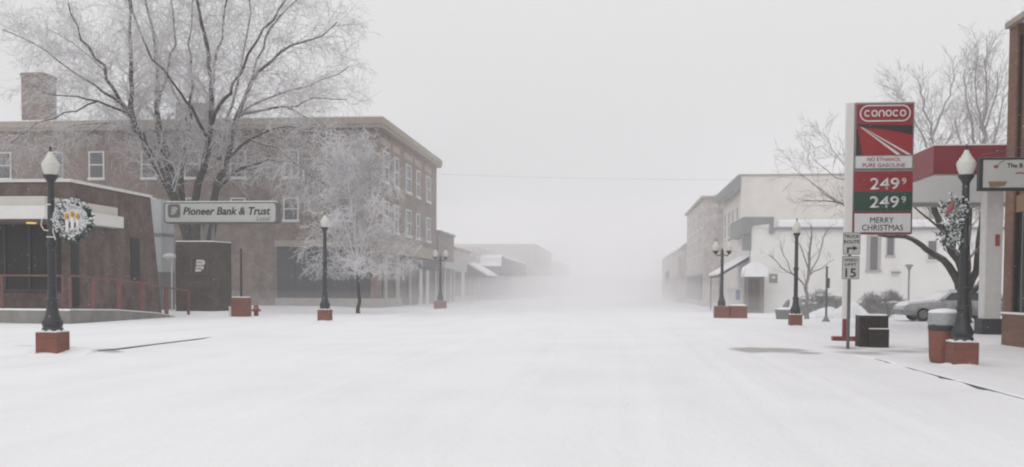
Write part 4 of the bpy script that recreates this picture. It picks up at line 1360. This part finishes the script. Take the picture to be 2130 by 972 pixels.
g = G(533, 662)
ho = (g.x, g.y, 0)
hy = thing('fire_hydrant', 'small red fire hydrant standing in snow beside the brick post base', 'fire hydrant', ho)
MB().lathe([(0.15, -0.1), (0.15, 0.05), (0.105, 0.07), (0.105, 0.42), (0.14, 0.43), (0.14, 0.47), (0.11, 0.48), (0.10, 0.56), (0.05, 0.63), (0.035, 0.64), (0.035, 0.70), (0.01, 0.705)], n=16).build('barrel', 'hydrant', hy, smooth=True)
for v in ((-1, 0), (1, 0), (0, -1)):
    MB().tube([(0, 0, 0.36), (0.2 * v[0], 0.2 * v[1], 0.36)], 0.06, 10).build('outlet', 'hydrant', hy)

g = G(502, 664)
bo = (YP(502, 664, g.y + 0.33).x, g.y + 0.33, 0)
pp = thing('brick_post_base', 'thin dark pole rising from a tall red brick pedestal beside the hydrant', 'post', bo)
ph = YP(502, 619, g.y).z
MB().box(-0.34, 0.34, -0.33, 0.33, -0.2, ph).build('pedestal', 'pier', pp, bevel=0.012)
MB().box(-0.31, 0.31, -0.30, 0.30, ph, ph + 0.03).build('snow_cap', 'snow', pp)
MB().tube([(0, 0, ph), (0, 0, YP(502, 517, g.y).z)], [0.055, 0.045], 10).build('pole', 'black', pp)
a, b2 = YP(478, 660, g.y + 0.5), YP(485, 640, g.y + 0.5)
m = MB().box(a.x, b2.x, g.y + 0.4, g.y + 0.6, -0.1, b2.z)
m.box(a.x - 0.02, b2.x + 0.02, g.y + 0.38, g.y + 0.62, b2.z, b2.z + 0.05)
tag(m.build('marker_post', 'white', None), 'short white marker post between the pylon and the brick pedestal', 'marker post')

g = G(1718, 669)
bo = (g.x, g.y, 0)
pp = thing('steel_post', 'slim grey post with flared foot left of the price sign', 'post', bo)
hp = YP(1718, 556, g.y).z
MB().lathe([(0.20, -0.05), (0.19, 0.02), (0.10, 0.14), (0.06, 0.26), (0.05, 0.3)], n=14).build('foot', 'frame', pp, smooth=True)
MB().tube([(0, 0, 0.28), (0, 0, hp)], [0.05, 0.05], 10).build('shaft', 'galv', pp)
m = MB().lathe([(0.055, hp - 0.02), (0.065, hp), (0.03, hp + 0.06)], n=10)
m.box(0.05, 0.14, -0.02, 0.02, hp - 0.95, hp - 0.5)
m.build('cap', 'galv', pp)
g = YP(1890, 612, 57)
pp = thing('yard_lamp', 'small flat headed yard lamp on a thin post against the white building', 'lamp', (g.x, 57, 0))
hp = YP(1890, 553, 57).z
MB().tube([(0, 0, -0.1), (0, 0, hp - 0.3)], 0.05, 8).build('post', 'frame', pp)
MB().lathe([(0.05, -0.3), (0.15, -0.05), (0.25, -0.03), (0.22, 0.05), (0.05, 0.09)], (0, 0, hp), 14).build('head', 'frame', pp)

# bench planter at the foot of the third lamp
g = G(1631, 664)
bo = (g.x, g.y, 0)
bp_ = thing('concrete_tub', 'grey concrete tub with a snowy stub next to the lamp and small tree', 'planter', bo)
MB().lathe([(0.36, -0.1), (0.38, 0.0), (0.43, 0.36), (0.45, 0.38), (0.45, 0.46), (0.40, 0.47)], n=18).build('tub', 'frame', bp_, smooth=True)
MB().lathe([(0.42, 0.47), (0.38, 0.53), (0.2, 0.57), (0.02, 0.58)], n=18).build('snow_fill', 'snow', bp_, smooth=True)
MB().tube([(0.05, 0.1, 0.5), (0.16, 0.1, 0.78), (0.24, 0.1, 0.95)], [0.16, 0.12, 0.05], 7).build('stub', 'greytwig', bp_)


# ------------------------------------------------------------------ trees
def lerp_path(path, t):
    n = len(path) - 1
    f = min(max(t, 0), 0.9999) * n
    i = int(f)
    return path[i].lerp(path[i + 1], f - i), (path[i + 1] - path[i]).normalized()


def branch_path(p, d, L, seg, wob, bend, rng):
    pts = [p.copy()]
    d = d.normalized()
    for i in range(seg):
        d = (d + Vector((rng.gauss(0, wob), rng.gauss(0, wob), rng.gauss(0, wob))) + Vector((0, 0, bend))).normalized()
        p = p + d * (L / seg)
        pts.append(p.copy())
    return pts


def spawn(mbs, path, r0, lvl, S, rng):
    """branches along a path, and theirs in turn"""
    if lvl >= len(S['n']):
        return
    plen = sum((path[i + 1] - path[i]).length for i in range(len(path) - 1))
    n = max(2, int(S['n'][lvl] * plen * rng.uniform(0.8, 1.2)))
    for i in range(n):
        t = S['t0'][lvl] + (1 - S['t0'][lvl]) * (i + rng.random()) / n
        p, tan = lerp_path(path, t)
        az = rng.uniform(0, 2 * math.pi)
        u = tan.orthogonal().normalized()
        v = tan.cross(u)
        ang = R(rng.uniform(*S['ang'][lvl]))
        d = tan * math.cos(ang) + (u * math.cos(az) + v * math.sin(az)) * math.sin(ang)
        d = d + Vector((0, 0, S['up'][lvl]))
        L = S['len'][lvl] * rng.uniform(0.6, 1.25) * (1.15 - 0.55 * t)
        r = max(S['rmin'], r0 * (1 - 0.6 * t) * S['rk'][lvl])
        bp = branch_path(p, d, L, S['seg'][lvl], S['wob'][lvl], S['bend'][lvl], rng)
        if 'zmin' in S and min(q.z for q in bp) < S['zmin']:
            continue
        k = len(bp)
        mbs[min(lvl, 1)].tube(bp, [r + (S['rmin'] * 0.8 - r) * j / (k - 1) for j in range(k)], 4 if lvl == 0 else 3, cap=False)
        spawn(mbs, bp, r, lvl + 1, S, rng)


def smooth_path(pts, sub=3):
    out = []
    n = len(pts)
    for i in range(n - 1):
        p0, p1, p2, p3 = pts[max(i - 1, 0)], pts[i], pts[i + 1], pts[min(i + 2, n - 1)]
        for j in range(sub):
            t = j / sub
            out.append(0.5 * ((2 * p1) + (p2 - p0) * t + (2 * p0 - 5 * p1 + 4 * p2 - p3) * t * t + (3 * p1 - p0 - 3 * p2 + p3) * t ** 3))
    out.append(pts[-1])
    return out


def tree(name, label, base, limbs, S, seed, barkm, twigm, extra=None, dep=1.0):
    """limbs: (list of (px,py,depth), r0, r1); drawn over the photograph and set at their own depth"""
    rng = random.Random(seed)
    o = thing(name, label, 'tree', base)
    tr, cr = MB(), MB()
    for pts, r0, r1 in limbs:
        path = smooth_path([YP(a, b, c) for a, b, c in pts])
        # slight crookedness
        path = [path[0]] + [q + Vector((rng.gauss(0, 1), rng.gauss(0, 1.5), rng.gauss(0, 1))) * (0.06 if S['len'][0] > 2 else 0.03) for q in path[1:]]
        k = len(path)
        (cr if twigm == 'frost' and r0 < 0.1 else tr).tube(path, [r0 + (r1 - r0) * (j / (k - 1)) ** 0.62 for j in range(k)], 8)
        spawn((cr, cr), path, r1 + (r0 - r1) * 0.35, 0, S, rng)
    tr.build('trunk', barkm, o, base, smooth=True)
    cr.build('crown', twigm, o, base)
    print('TREE', label, len(cr.v), len(cr.f))
    return o


D = 52.5
big = [
    # left trunk group
    ([(398, 655, D), (392, 520, D), (360, 402, D), (302, 305, D - .5), (276, 245, D - 1), (274, 165, D - 1.5), (272, 60, D - 2), (262, -40, D - 2)], 0.40, 0.05),
    ([(284, 262, D - 1), (250, 212, D - 1.5), (214, 138, D - 2.5), (170, 80, D - 3.5), (140, 10, D - 4)], 0.15, 0.035),
    ([(252, 215, D - 1.5), (200, 178, D - 2), (140, 140, D - 1), (70, 90, D), (10, 60, D)], 0.10, 0.025),
    ([(268, 236, D - 1), (205, 210, D - 3), (140, 200, D - 4), (80, 190, D - 5)], 0.09, 0.02),
    ([(372, 440, D), (346, 321, D + 1), (327, 247, D + 1.5), (329, 173, D + 2), (318, 90, D + 2.5), (300, -20, D + 3)], 0.30, 0.05),
    ([(327, 215, D + 2), (350, 140, D + 2), (362, 60, D + 2), (350, -50, D + 2)], 0.11, 0.04),
    ([(306, 312, D - .5), (290, 290, D + 1), (230, 255, D + 2.5), (150, 262, D + 3)], 0.09, 0.02),
    # middle
    ([(402, 655, D), (396, 500, D), (374, 380, D + .5), (383, 313, D + 1), (393, 270, D + 2), (380, 220, D + 2.5), (340, 140, D + 3.5), (322, 60, D + 4)], 0.24, 0.04),
    ([(393, 270, D + 2), (400, 180, D + 1), (392, 90, D + 1), (398, -10, D + 1)], 0.11, 0.04),
    # right trunk group
    ([(420, 655, D), (410, 500, D), (412, 380, D - .5), (436, 285, D - 1), (438, 198, D - 1.2), (432, 110, D - 1.5), (412, 10, D - 2), (405, -60, D - 2)], 0.34, 0.05),
    ([(436, 270, D - 1), (458, 215, D - 2), (486, 177, D - 2.5), (536, 82, D - 3), (585, 20, D - 3.5), (610, -30, D - 4)], 0.14, 0.035),
    ([(438, 190, D - 1), (455, 110, D), (470, 20, D + .5), (475, -50, D + 1)], 0.10, 0.035),
    ([(450, 655, D), (443, 500, D), (447, 400, D), (470, 335, D), (493, 245, D + .5), (523, 173, D + 1), (585, 107, D + 1.5), (650, 85, D + 2), (700, 45, D + 2)], 0.32, 0.03),
    ([(493, 245, D + .5), (544, 226, D), (597, 224, D - 1), (650, 205, D - 1.5), (720, 205, D - 2)], 0.11, 0.02),
    ([(500, 235, D + .6), (560, 200, D + 2), (640, 180, D + 3), (725, 140, D + 3)], 0.09, 0.02),
    ([(523, 173, D + 1), (548, 100, D + 2), (575, 40, D + 2), (640, -30, D + 2)], 0.09, 0.03),
    ([(448, 400, D), (490, 358, D + 1), (536, 350, D + 2), (600, 330, D + 2.5)], 0.11, 0.02),
    ([(470, 335, D), (520, 290, D - 2), (580, 265, D - 3), (650, 270, D - 3.5), (700, 300, D - 4)], 0.09, 0.02),
    ([(436, 300, D - 1), (400, 230, D - 3), (360, 170, D - 4.5), (300, 90, D - 5.5), (270, 0, D - 6)], 0.11, 0.03),
    ([(490, 358, D + 1), (560, 335, D - 1), (620, 345, D - 2), (690, 395, D - 2.5)], 0.07, 0.015),
    ([(597, 224, D - 1), (650, 250, D - 2), (700, 300, D - 3), (725, 360, D - 3)], 0.06, 0.015),
    ([(520, 290, D - 2), (580, 310, D - 3.5), (640, 360, D - 4)], 0.06, 0.015),
    ([(205, 210, D - 3), (130, 235, D - 4), (60, 270, D - 4.5), (20, 300, D - 5)], 0.06, 0.015),
    ([(230, 255, D + 2.5), (160, 290, D), (90, 320, D - 1)], 0.05, 0.015),
    ([(276, 245, D - 1), (225, 170, D + 2), (180, 110, D + 3), (100, 60, D + 3.5)], 0.09, 0.02),
    ([(455, 330, D), (470, 250, D + 3), (500, 150, D + 4.5), (520, 30, D + 5.5), (515, -50, D + 6)], 0.12, 0.03),
]
SB = dict(n=[3.1, 3.8, 3.3], t0=[0.28, 0.12, 0.1], ang=[(25, 62), (28, 65), (25, 70)], up=[0.10, 0.0, -0.04], len=[2.9, 1.4, 0.65], seg=[6, 4, 3], wob=[0.13, 0.17, 0.19],
          bend=[-0.03, -0.07, -0.09], rk=[0.38, 0.5, 0.65], rmin=0.0085)
b_ = YP(420, 655, D)
tree('bare_tree', 'largest bare tree with frosted twigs rising behind the bank sign', (b_.x, D, 0), big, SB, 7, 'bark', 'twig')

D = G(745, 656).y
fz = [([(745, 656, D), (746, 610, D), (743, 565, D)], 0.12, 0.06)]
for (px, py, dd, x1_, y1_) in ((744, 575, .8, 680, 400), (743, 560, -1.2, 800, 420), (742, 555, 1.6, 840, 480), (742, 550, -1.6, 660, 470), (740, 520, 1.8, 780, 330), (740, 500, -2, 700, 310), (738, 470, 2, 760, 300), (738, 470, -1.5, 690, 350), (744, 570, 0.5, 860, 520), (743, 570, -0.8, 640, 500), (740, 500, .4, 820, 380), (739, 490, -.4, 655, 400), (744, 575, 2.2, 720, 520), (744, 570, -2.4, 770, 530), (743, 560, -2.6, 700, 440), (743, 560, 2.5, 800, 470), (744, 575, 0, 845, 540), (744, 575, 1, 655, 540), (743, 565, 0, 728, 310), (743, 565, .6, 752, 340), (743, 565, -1.2, 715, 360), (743, 568, .3, 770, 450), (743, 568, -.3, 700, 480), (744, 572, 1.4, 690, 560), (744, 572, 1.0, 800, 555), (744, 572, -1.4, 790, 560)):
    fz.append(([(px, py, D), ((px * 2 + x1_) / 3, py - (py - y1_) * 0.5, D + dd * .5), (px + (x1_ - px) * .75, y1_ + 8, D + dd * .8), (x1_, y1_ + (0 if y1_ < 390 else 14), D + dd)], 0.045, 0.010))
SF = dict(n=[4.4, 5.9, 5.2], t0=[0.25, 0.1, 0.1], ang=[(25, 70), (30, 75), (30, 75)], up=[0.02, -0.08, -0.1], len=[1.35, 0.75, 0.36], seg=[4, 4, 3], wob=[0.16, 0.2, 0.2],
          bend=[-0.07, -0.12, -0.12], rk=[0.4, 0.55, 0.6], rmin=0.0095, zmin=1.7)
b_ = YP(745, 656, D)
tree('frosted_tree', 'small tree thick with white hoar frost before the brick building shopfront', (b_.x, D, 0), fz, SF, 9, 'bark', 'frost')

D = 45.0
rt = [([(2006, 690, D), (2006, 650, D), (2006, 600, D), (2000, 560, D), (1970, 500, D - .5), (1945, 440, D - 1), (1930, 390, D - 1), (1925, 340, D - 1)], 0.46, 0.06),
      ([(1998, 600, D), (1975, 555, D), (1930, 520, D), (1885, 492, D), (1830, 487, D), (1770, 440, D), (1740, 420, D), (1668, 418, D)], 0.24, 0.012),
      ([(2008, 590, D), (2012, 540, D), (2015, 470, D + 1), (2020, 380, D + 1), (2026, 330, D + 1)], 0.26, 0.05),
      ([(2010, 600, D), (2030, 560, D), (2036, 500, D), (2044, 440, D), (2062, 350, D)], 0.24, 0.06),
      ([(2010, 620, D), (2040, 590, D - .3), (2050, 565, D - .5)], 0.16, 0.10),
      ([(1978, 520, D - .4), (2000, 450, D + 2), (1990, 350, D + 2)], 0.14, 0.05),
      ([(1960, 480, D - .6), (1915, 440, D - 1), (1870, 420, D - 1), (1800, 390, D - 1), (1745, 330, D - 1), (1715, 280, D - 1)], 0.06, 0.008),
      ([(1800, 390, D - 1), (1740, 370, D - 1), (1690, 330, D - 1)], 0.03, 0.01),
      ([(1740, 420, D), (1700, 390, D), (1650, 350, D)], 0.03, 0.01),
      ([(1885, 492, D), (1850, 460, D), (1800, 450, D + 1), (1700, 390, D + 1)], 0.06, 0.012)]
SR = dict(n=[2.0, 3.0, 3.0], t0=[0.42, 0.15, 0.1], ang=[(25, 55), (28, 60), (25, 60)], up=[0.25, 0.1, 0.05], len=[1.9, 1.0, 0.5], seg=[4, 4, 3], wob=[0.13, 0.15, 0.15],
          bend=[0.02, 0.02, 0.0], rk=[0.35, 0.5, 0.6], rmin=0.007, zmin=1.8)
b_ = YP(2006, 690, D)
tree('bare_tree', 'thick trunked bare tree forking behind the right hand lamp and canopy', (b_.x, D, 0), rt, SR, 13, 'bark', 'greytwig')
D = 66.0
SQ = dict(n=[2.2, 3.0, 3.2], t0=[0.22, 0.12, 0.1], ang=[(22, 48), (25, 55), (25, 55)], up=[0.3, 0.15, 0.1], len=[2.6, 1.3, 0.6], seg=[5, 4, 3], wob=[0.12, 0.14, 0.15],
          bend=[0.03, 0.02, 0.0], rk=[0.38, 0.5, 0.6], rmin=0.0085, zmin=4.5)
up1 = [([(1940, 655, D), (1939, 560, D), (1938, 420, D), (1937, 320, D), (1937, 280, D), (1925, 225, D), (1915, 180, D)], 0.26, 0.03),
       ([(1937, 290, D), (1955, 245, D + 1), (1975, 200, D + 1), (1985, 150, D + 1)], 0.12, 0.02),
       ([(1938, 330, D), (1915, 270, D - 1), (1890, 230, D - 1), (1860, 190, D - 1)], 0.10, 0.02),
       ([(1938, 350, D), (1970, 300, D - 1), (1985, 260, D - 1)], 0.09, 0.02),
       ([(1938, 380, D), (1905, 330, D + 1), (1880, 290, D + 1)], 0.09, 0.02)]
b_ = YP(1940, 655, D)
tree('bare_tree', 'grey bare tree showing above the red canopy just right of the price sign', (b_.x, D, 0), up1, SQ, 17, 'greytwig', 'greytwig')
up2 = [([(2048, 655, D), (2047, 560, D), (2046, 420, D), (2044, 330, D), (2048, 260, D), (2052, 190, D), (2050, 120, D)], 0.30, 0.03),
       ([(2046, 420, D), (2030, 330, D + 1), (2022, 270, D + 1), (2010, 200, D + 1), (2005, 150, D + 1)], 0.16, 0.02),
       ([(2046, 420, D), (2062, 330, D - 1), (2078, 260, D - 1), (2095, 190, D - 1)], 0.16, 0.02),
       ([(2047, 300, D), (2035, 240, D - 1), (2028, 170, D - 1), (2035, 110, D - 1)], 0.10, 0.02),
       ([(2048, 270, D), (2068, 210, D + 1), (2075, 150, D + 1)], 0.09, 0.02),
       ([(2030, 340, D + 1), (2000, 300, D), (1985, 260, D)], 0.09, 0.02)]
b_ = YP(2048, 655, D)
tree('bare_tree', 'grey many stemmed bare tree above the red canopy beside the brick shop wall', (b_.x, D, 0), up2, SQ, 19, 'greytwig', 'greytwig')

D = G(1678, 664).y
stt = [([(1678, 664, D), (1678, 620, D), (1682, 560, D), (1686, 510, D), (1690, 470, D)], 0.14, 0.03),
       ([(1679, 600, D), (1660, 580, D), (1625, 555, D), (1600, 528, D)], 0.06, 0.02),
       ([(1680, 575, D), (1705, 560, D), (1735, 540, D + .5)], 0.05, 0.015),
       ([(1682, 570, D), (1700, 540, D + .8), (1712, 505, D + 1), (1720, 480, D + 1)], 0.06, 0.015),
       ([(1682, 560, D), (1668, 520, D - .8), (1652, 490, D - 1)], 0.05, 0.015),
       ([(1650, 572, D), (1632, 530, D), (1622, 500, D)], 0.035, 0.01)]
SS = dict(n=[2.4, 2.8], t0=[0.35, 0.1], ang=[(20, 50), (25, 55)], up=[0.3, 0.1], len=[0.95, 0.5], seg=[4, 3], wob=[0.13, 0.15], bend=[0.03, 0.0], rk=[0.45, 0.6], rmin=0.0075, zmin=1.5)
b_ = YP(1678, 664, D)
tree('bare_tree', 'small bare forked tree standing before the white building wall', (b_.x, D, 0), stt, SS, 15, 'greytwig', 'greytwig')


# bushes: sprays of thin stems with snow lodged in them
def bush(label, pxa, pxb, ytop, ybase, Y, seed):
    rng = random.Random(seed)
    a, b = YP(pxa, ybase, Y), YP(pxb, ybase, Y)
    h = YP((pxa + pxb) / 2, ytop, Y).z
    c = ((a.x + b.x) / 2, Y, 0)
    o = thing('shrub', label, 'shrub', c, 'snow dusted shrubs by the white building')
    hw = (b.x - a.x) / 2
    m = MB()
    for j in range(7):
        u = -0.78 + 1.56 * j / 6
        m.blob((c[0] + u * hw, Y + 0.1, h * 0.30), (hw * 0.24, hw * 0.3, h * 0.52 * math.sqrt(1 - u * u * 0.8)), rng, 12, 9, 0.12)
    for i in range(4200):
        u, v = rng.uniform(-1, 1), rng.uniform(-1, 1)
        if u * u + v * v > 1:
            continue
        top = h * math.sqrt(max(0, 1 - u * u * 0.85)) * (0.82 + 0.25 * math.sin(u * 7 + seed) * 0.5 + rng.uniform(-0.1, 0.1))
        p = Vector((c[0] + u * hw, Y + v * hw * 0.5, rng.uniform(0.05, 0.92) * top))
        d = Vector((u * 0.6 + rng.gauss(0, .5), v * 0.5 + rng.gauss(0, .5), 0.9 + rng.gauss(0, .4))).normalized()
        m.tube([p, p + d * 0.16, p + d * 0.16 + (d + Vector((rng.gauss(0, .5), rng.gauss(0, .5), 0))).normalized() * 0.14], [0.022, 0.015, 0.005], 3, cap=False)
    m.build('foliage', 'bush', o, c)
    m = MB()
    for i in range(9):
        u, v = rng.uniform(-0.7, 0.7), rng.uniform(-0.8, 0.2)
        m.blob((c[0] + u * hw, Y + v * hw * 0.5, h * rng.uniform(0.5, 0.85) * math.sqrt(1 - u * u)), (rng.uniform(0.15, 0.4), 0.25, 0.09), rng)
    m.build('snow_patches', 'snow', o, c, smooth=True)


bush('low spreading snow dusted shrub right of the price sign post', 1782, 1893, 602, 652, 53, 31)
bush('wide clipped snow dusted shrub behind the small forked tree', 1655, 1760, 603, 652, 56, 33)
m = MB()
rng = random.Random(41)
for (pxa, pxb, y, Yd) in ((1692, 1752, 642, 51), (1870, 1930, 640, 52), (1740, 1800, 632, 51)):
    a, b = YP(pxa, 655, Yd), YP(pxb, 655, Yd)
    h = YP((pxa + pxb) / 2, y, Yd).z
    m = MB()
    n = 9
    for i in range(n):
        x = a.x + (b.x - a.x) * (i + 0.5) / n
        m.blob((x, Yd + rng.uniform(-.3, .3), 0), (0.5, 0.7, h * math.sin(math.pi * (i + 0.7) / (n + 0.4)) + 0.1), rng, 10, 7, 0.08)
    ob = m.build('snow_drift', 'snow', None, smooth=True)
    ob['kind'] = 'structure'

# ------------------------------------------------------------------ parked estate car, snow on it
fa = YP(1868, 660, 47.6)
ro = (fa.x + 2.45, 47.6, 0)
car = thing('parked_car', 'grey snow covered estate car parked behind the thick tree trunk', 'car', ro)
L2, HW = 2.45, 0.86


def sect(pts, hw):
    return pts


lower = [(-2.45, 0.36), (-2.47, 0.56), (-2.40, 0.74), (-2.2, 0.82), (-0.98, 0.94), (2.35, 0.98), (2.45, 0.8), (2.45, 0.40), (2.2, 0.30), (-2.3, 0.28)]
m = MB()
n = len(lower)
vs = []
for y, k, s in ((-HW, 0.93, 0), (-HW * 0.99, 1, 1), (HW * 0.99, 1, 1), (HW, 0.93, 0)):
    cxm, czm = 0.0, 0.6
    for (x, z) in lower:
        f_ = 0.985 if s == 0 else 1.0
        vs.append((x * f_, y, czm + (z - czm) * (0.93 if s == 0 else 1.0)))
fs = [tuple(range(n)), tuple(range(4 * n - 1, 3 * n - 1, -1))]
for j in range(3):
    for i in range(n):
        fs.append((j * n + i, (j + 1) * n + i, (j + 1) * n + (i + 1) % n, j * n + (i + 1) % n))
m._add(vs, fs)
m.build('body', 'carpaint', car, bevel=0.04, smooth=True)
roof = [(-1.02, 0.93), (-0.38, 1.40), (1.9, 1.43), (2.34, 0.97)]
m = MB()
vs = []
for sy in (-1, 1):
    for (x, z) in roof:
        vs.append((x, sy * (HW * 0.96 if z < 1.2 else HW * 0.78), z))
m._add(vs, [(0, 1, 2, 3), (7, 6, 5, 4), (0, 4, 5, 1), (1, 5, 6, 2), (2, 6, 7, 3), (3, 7, 4, 0)])
cabn = m.build('cabin', 'carpaint', car, bevel=0.05, smooth=True)
for (xa, xb) in ((-0.62, 0.36), (0.44, 1.24), (1.32, 2.02)):
    def side_y(z):
        return -(HW * 0.96 + (HW * 0.78 - HW * 0.96) * (z - 0.95) / 0.46) - 0.006
    z0_, z1_ = 1.0, 1.34
    xt = xa + (0.36 if xa < 0 else 0.0)
    m = MB()
    vs = [(xa, side_y(z0_), z0_), (xb, side_y(z0_), z0_), (xb - (0.18 if xb > 2 else 0), side_y(z1_), z1_), (xt, side_y(z1_), z1_)]
    vs += [(x, y + 0.012, z) for x, y, z in vs]
    m._add(vs, [(0, 1, 2, 3), (7, 6, 5, 4), (0, 4, 5, 1), (1, 5, 6, 2), (2, 6, 7, 3), (3, 7, 4, 0)])
    m.build('side_window', 'pane', car)
for x in (-1.55, 1.5):
    for y in (-HW + 0.02, HW - 0.24):
        wv = MB()
        wv.v, wv.f = [], []
        tmp = MB().lathe([(0.10, 0), (0.30, 0), (0.34, 0.03), (0.34, 0.19), (0.30, 0.22), (0.1, 0.22)], n=22)
        wv._add([(x + p[0], y + p[2] - 0.02, 0.33 + p[1]) for p in tmp.v], tmp.f)
        wo = wv.build('wheel', 'rubber', car, smooth=True)
        tmp = MB().lathe([(0.01, 0), (0.19, 0.004), (0.21, 0.02)], n=16)
        MB()._add([(x + p[0], y - 0.028 + p[2] * (1 if y < 0 else 1), 0.33 + p[1]) for p in tmp.v], tmp.f).build('hub', 'frame', wo)
MB().box(-2.52, -2.44, -HW * 0.92, HW * 0.92, 0.40, 0.54).build('bumper', 'frame', car, bevel=0.02)
for y in (-0.7, 0.52):
    MB().box(-2.46, -2.40, y, y + 0.2, 0.60, 0.72).build('headlight', 'signgrey', car, bevel=0.01)
MB().box(-0.80, -0.68, -HW - 0.15, -HW + 0.04, 0.98, 1.09).build('mirror', 'carpaint', car, bevel=0.02)
m = MB()
m.extrude([(-0.42, 1.402), (1.92, 1.433), (1.85, 1.50), (-0.3, 1.47)], 'y', -HW * 0.76, HW * 0.76)
m.extrude([(-2.25, 0.80), (-1.02, 0.942), (-1.04, 1.0), (-2.2, 0.87)], 'y', -HW * 0.92, HW * 0.92)
m.build('snow_cover', 'snow', car, bevel=0.02)

# ------------------------------------------------------------------ cable across the street
a, b = XP(903, 362, HX), XP(1538, 374, 9.0)
pts = []
for i in range(17):
    t = i / 16
    p = a.lerp(b, t)
    pts.append((p.x, p.y, p.z - 0.12 * 4 * t * (1 - t)))
tag(MB().tube(pts, 0.011, 5).build('overhead_cable', 'palegrey', None), 'thin cable strung high across the street between the building fronts', 'cable')

# ------------------------------------------------------------------ falling snow
rng = random.Random(77)
m = MB()
for i in range(15000):
    y = 9 + 46 * rng.random() ** 0.7
    x = rng.uniform(-0.68, 0.50) * y * 1.05
    z = max(0.05, 1.45 + y * rng.uniform(-0.2, 0.30))
    if z < 0.1:
        continue
    r = rng.uniform(0.002, 0.0048)
    d = Vector((1.0, 0.1, -0.55)).normalized() * r * rng.uniform(1, 2.0)
    c = Vector((x, y, z))
    s1, s2 = Vector((0, r, 0)), Vector((0.5 * r, 0, r))
    m._add([c - d, c + s1, c + s2, c - s1, c - s2, c + d], [(0, 1, 2), (0, 2, 3), (0, 3, 4), (0, 4, 1), (5, 2, 1), (5, 3, 2), (5, 4, 3), (5, 1, 4)])
fl = m.build('falling_snow', 'snow', None)
fl['kind'] = 'stuff'


# ------------------------------------------------------------------ air: haze over everything, denser blowing snow down the street
def volume(name, mb, density, colour):
    mt = bpy.data.materials.new(name)
    mt.use_nodes = True
    t = mt.node_tree
    t.nodes.remove(t.nodes['Principled BSDF'])
    v = t.nodes.new('ShaderNodeVolumePrincipled')
    v.inputs['Color'].default_value = (*colour, 1)
    v.inputs['Density'].default_value = density
    v.inputs['Anisotropy'].default_value = 0.0
    t.links.new(v.outputs[0], t.nodes['Material Output'].inputs['Volume'])
    o = mb.build(name, mt)
    o['kind'] = 'stuff'
    return o


volume('haze', MB().box(-310, 310, -50, 630, -1.2, 23), 0.0015, (0.97, 0.97, 0.98))
FOG = (0.985, 0.98, 0.985)
volume('blowing_snow', MB().extrude([(45, -1.05), (620, -1.05), (620, 17), (64, 17), (55, 11), (49, 5)], 'x', -230, 230), 0.0075, FOG)
volume('blowing_snow', MB().extrude([(72, -1.0), (619, -1.0), (619, 16.5), (300, 16.5), (200, 16), (150, 14.6), (120, 12.6), (104, 10.8), (92, 8.7), (84, 6.4), (77, 3.5)], 'x', -200, 200), 0.007, FOG)
volume('blowing_snow', MB().extrude([(47, -0.95), (618, -0.95), (618, 5.2), (400, 5.0), (250, 4.4), (180, 3.8), (130, 3.1), (100, 2.55), (84, 2.15), (70, 1.7), (58, 1.15), (50, 0.7)], 'x', -190, 190), 0.013, FOG)
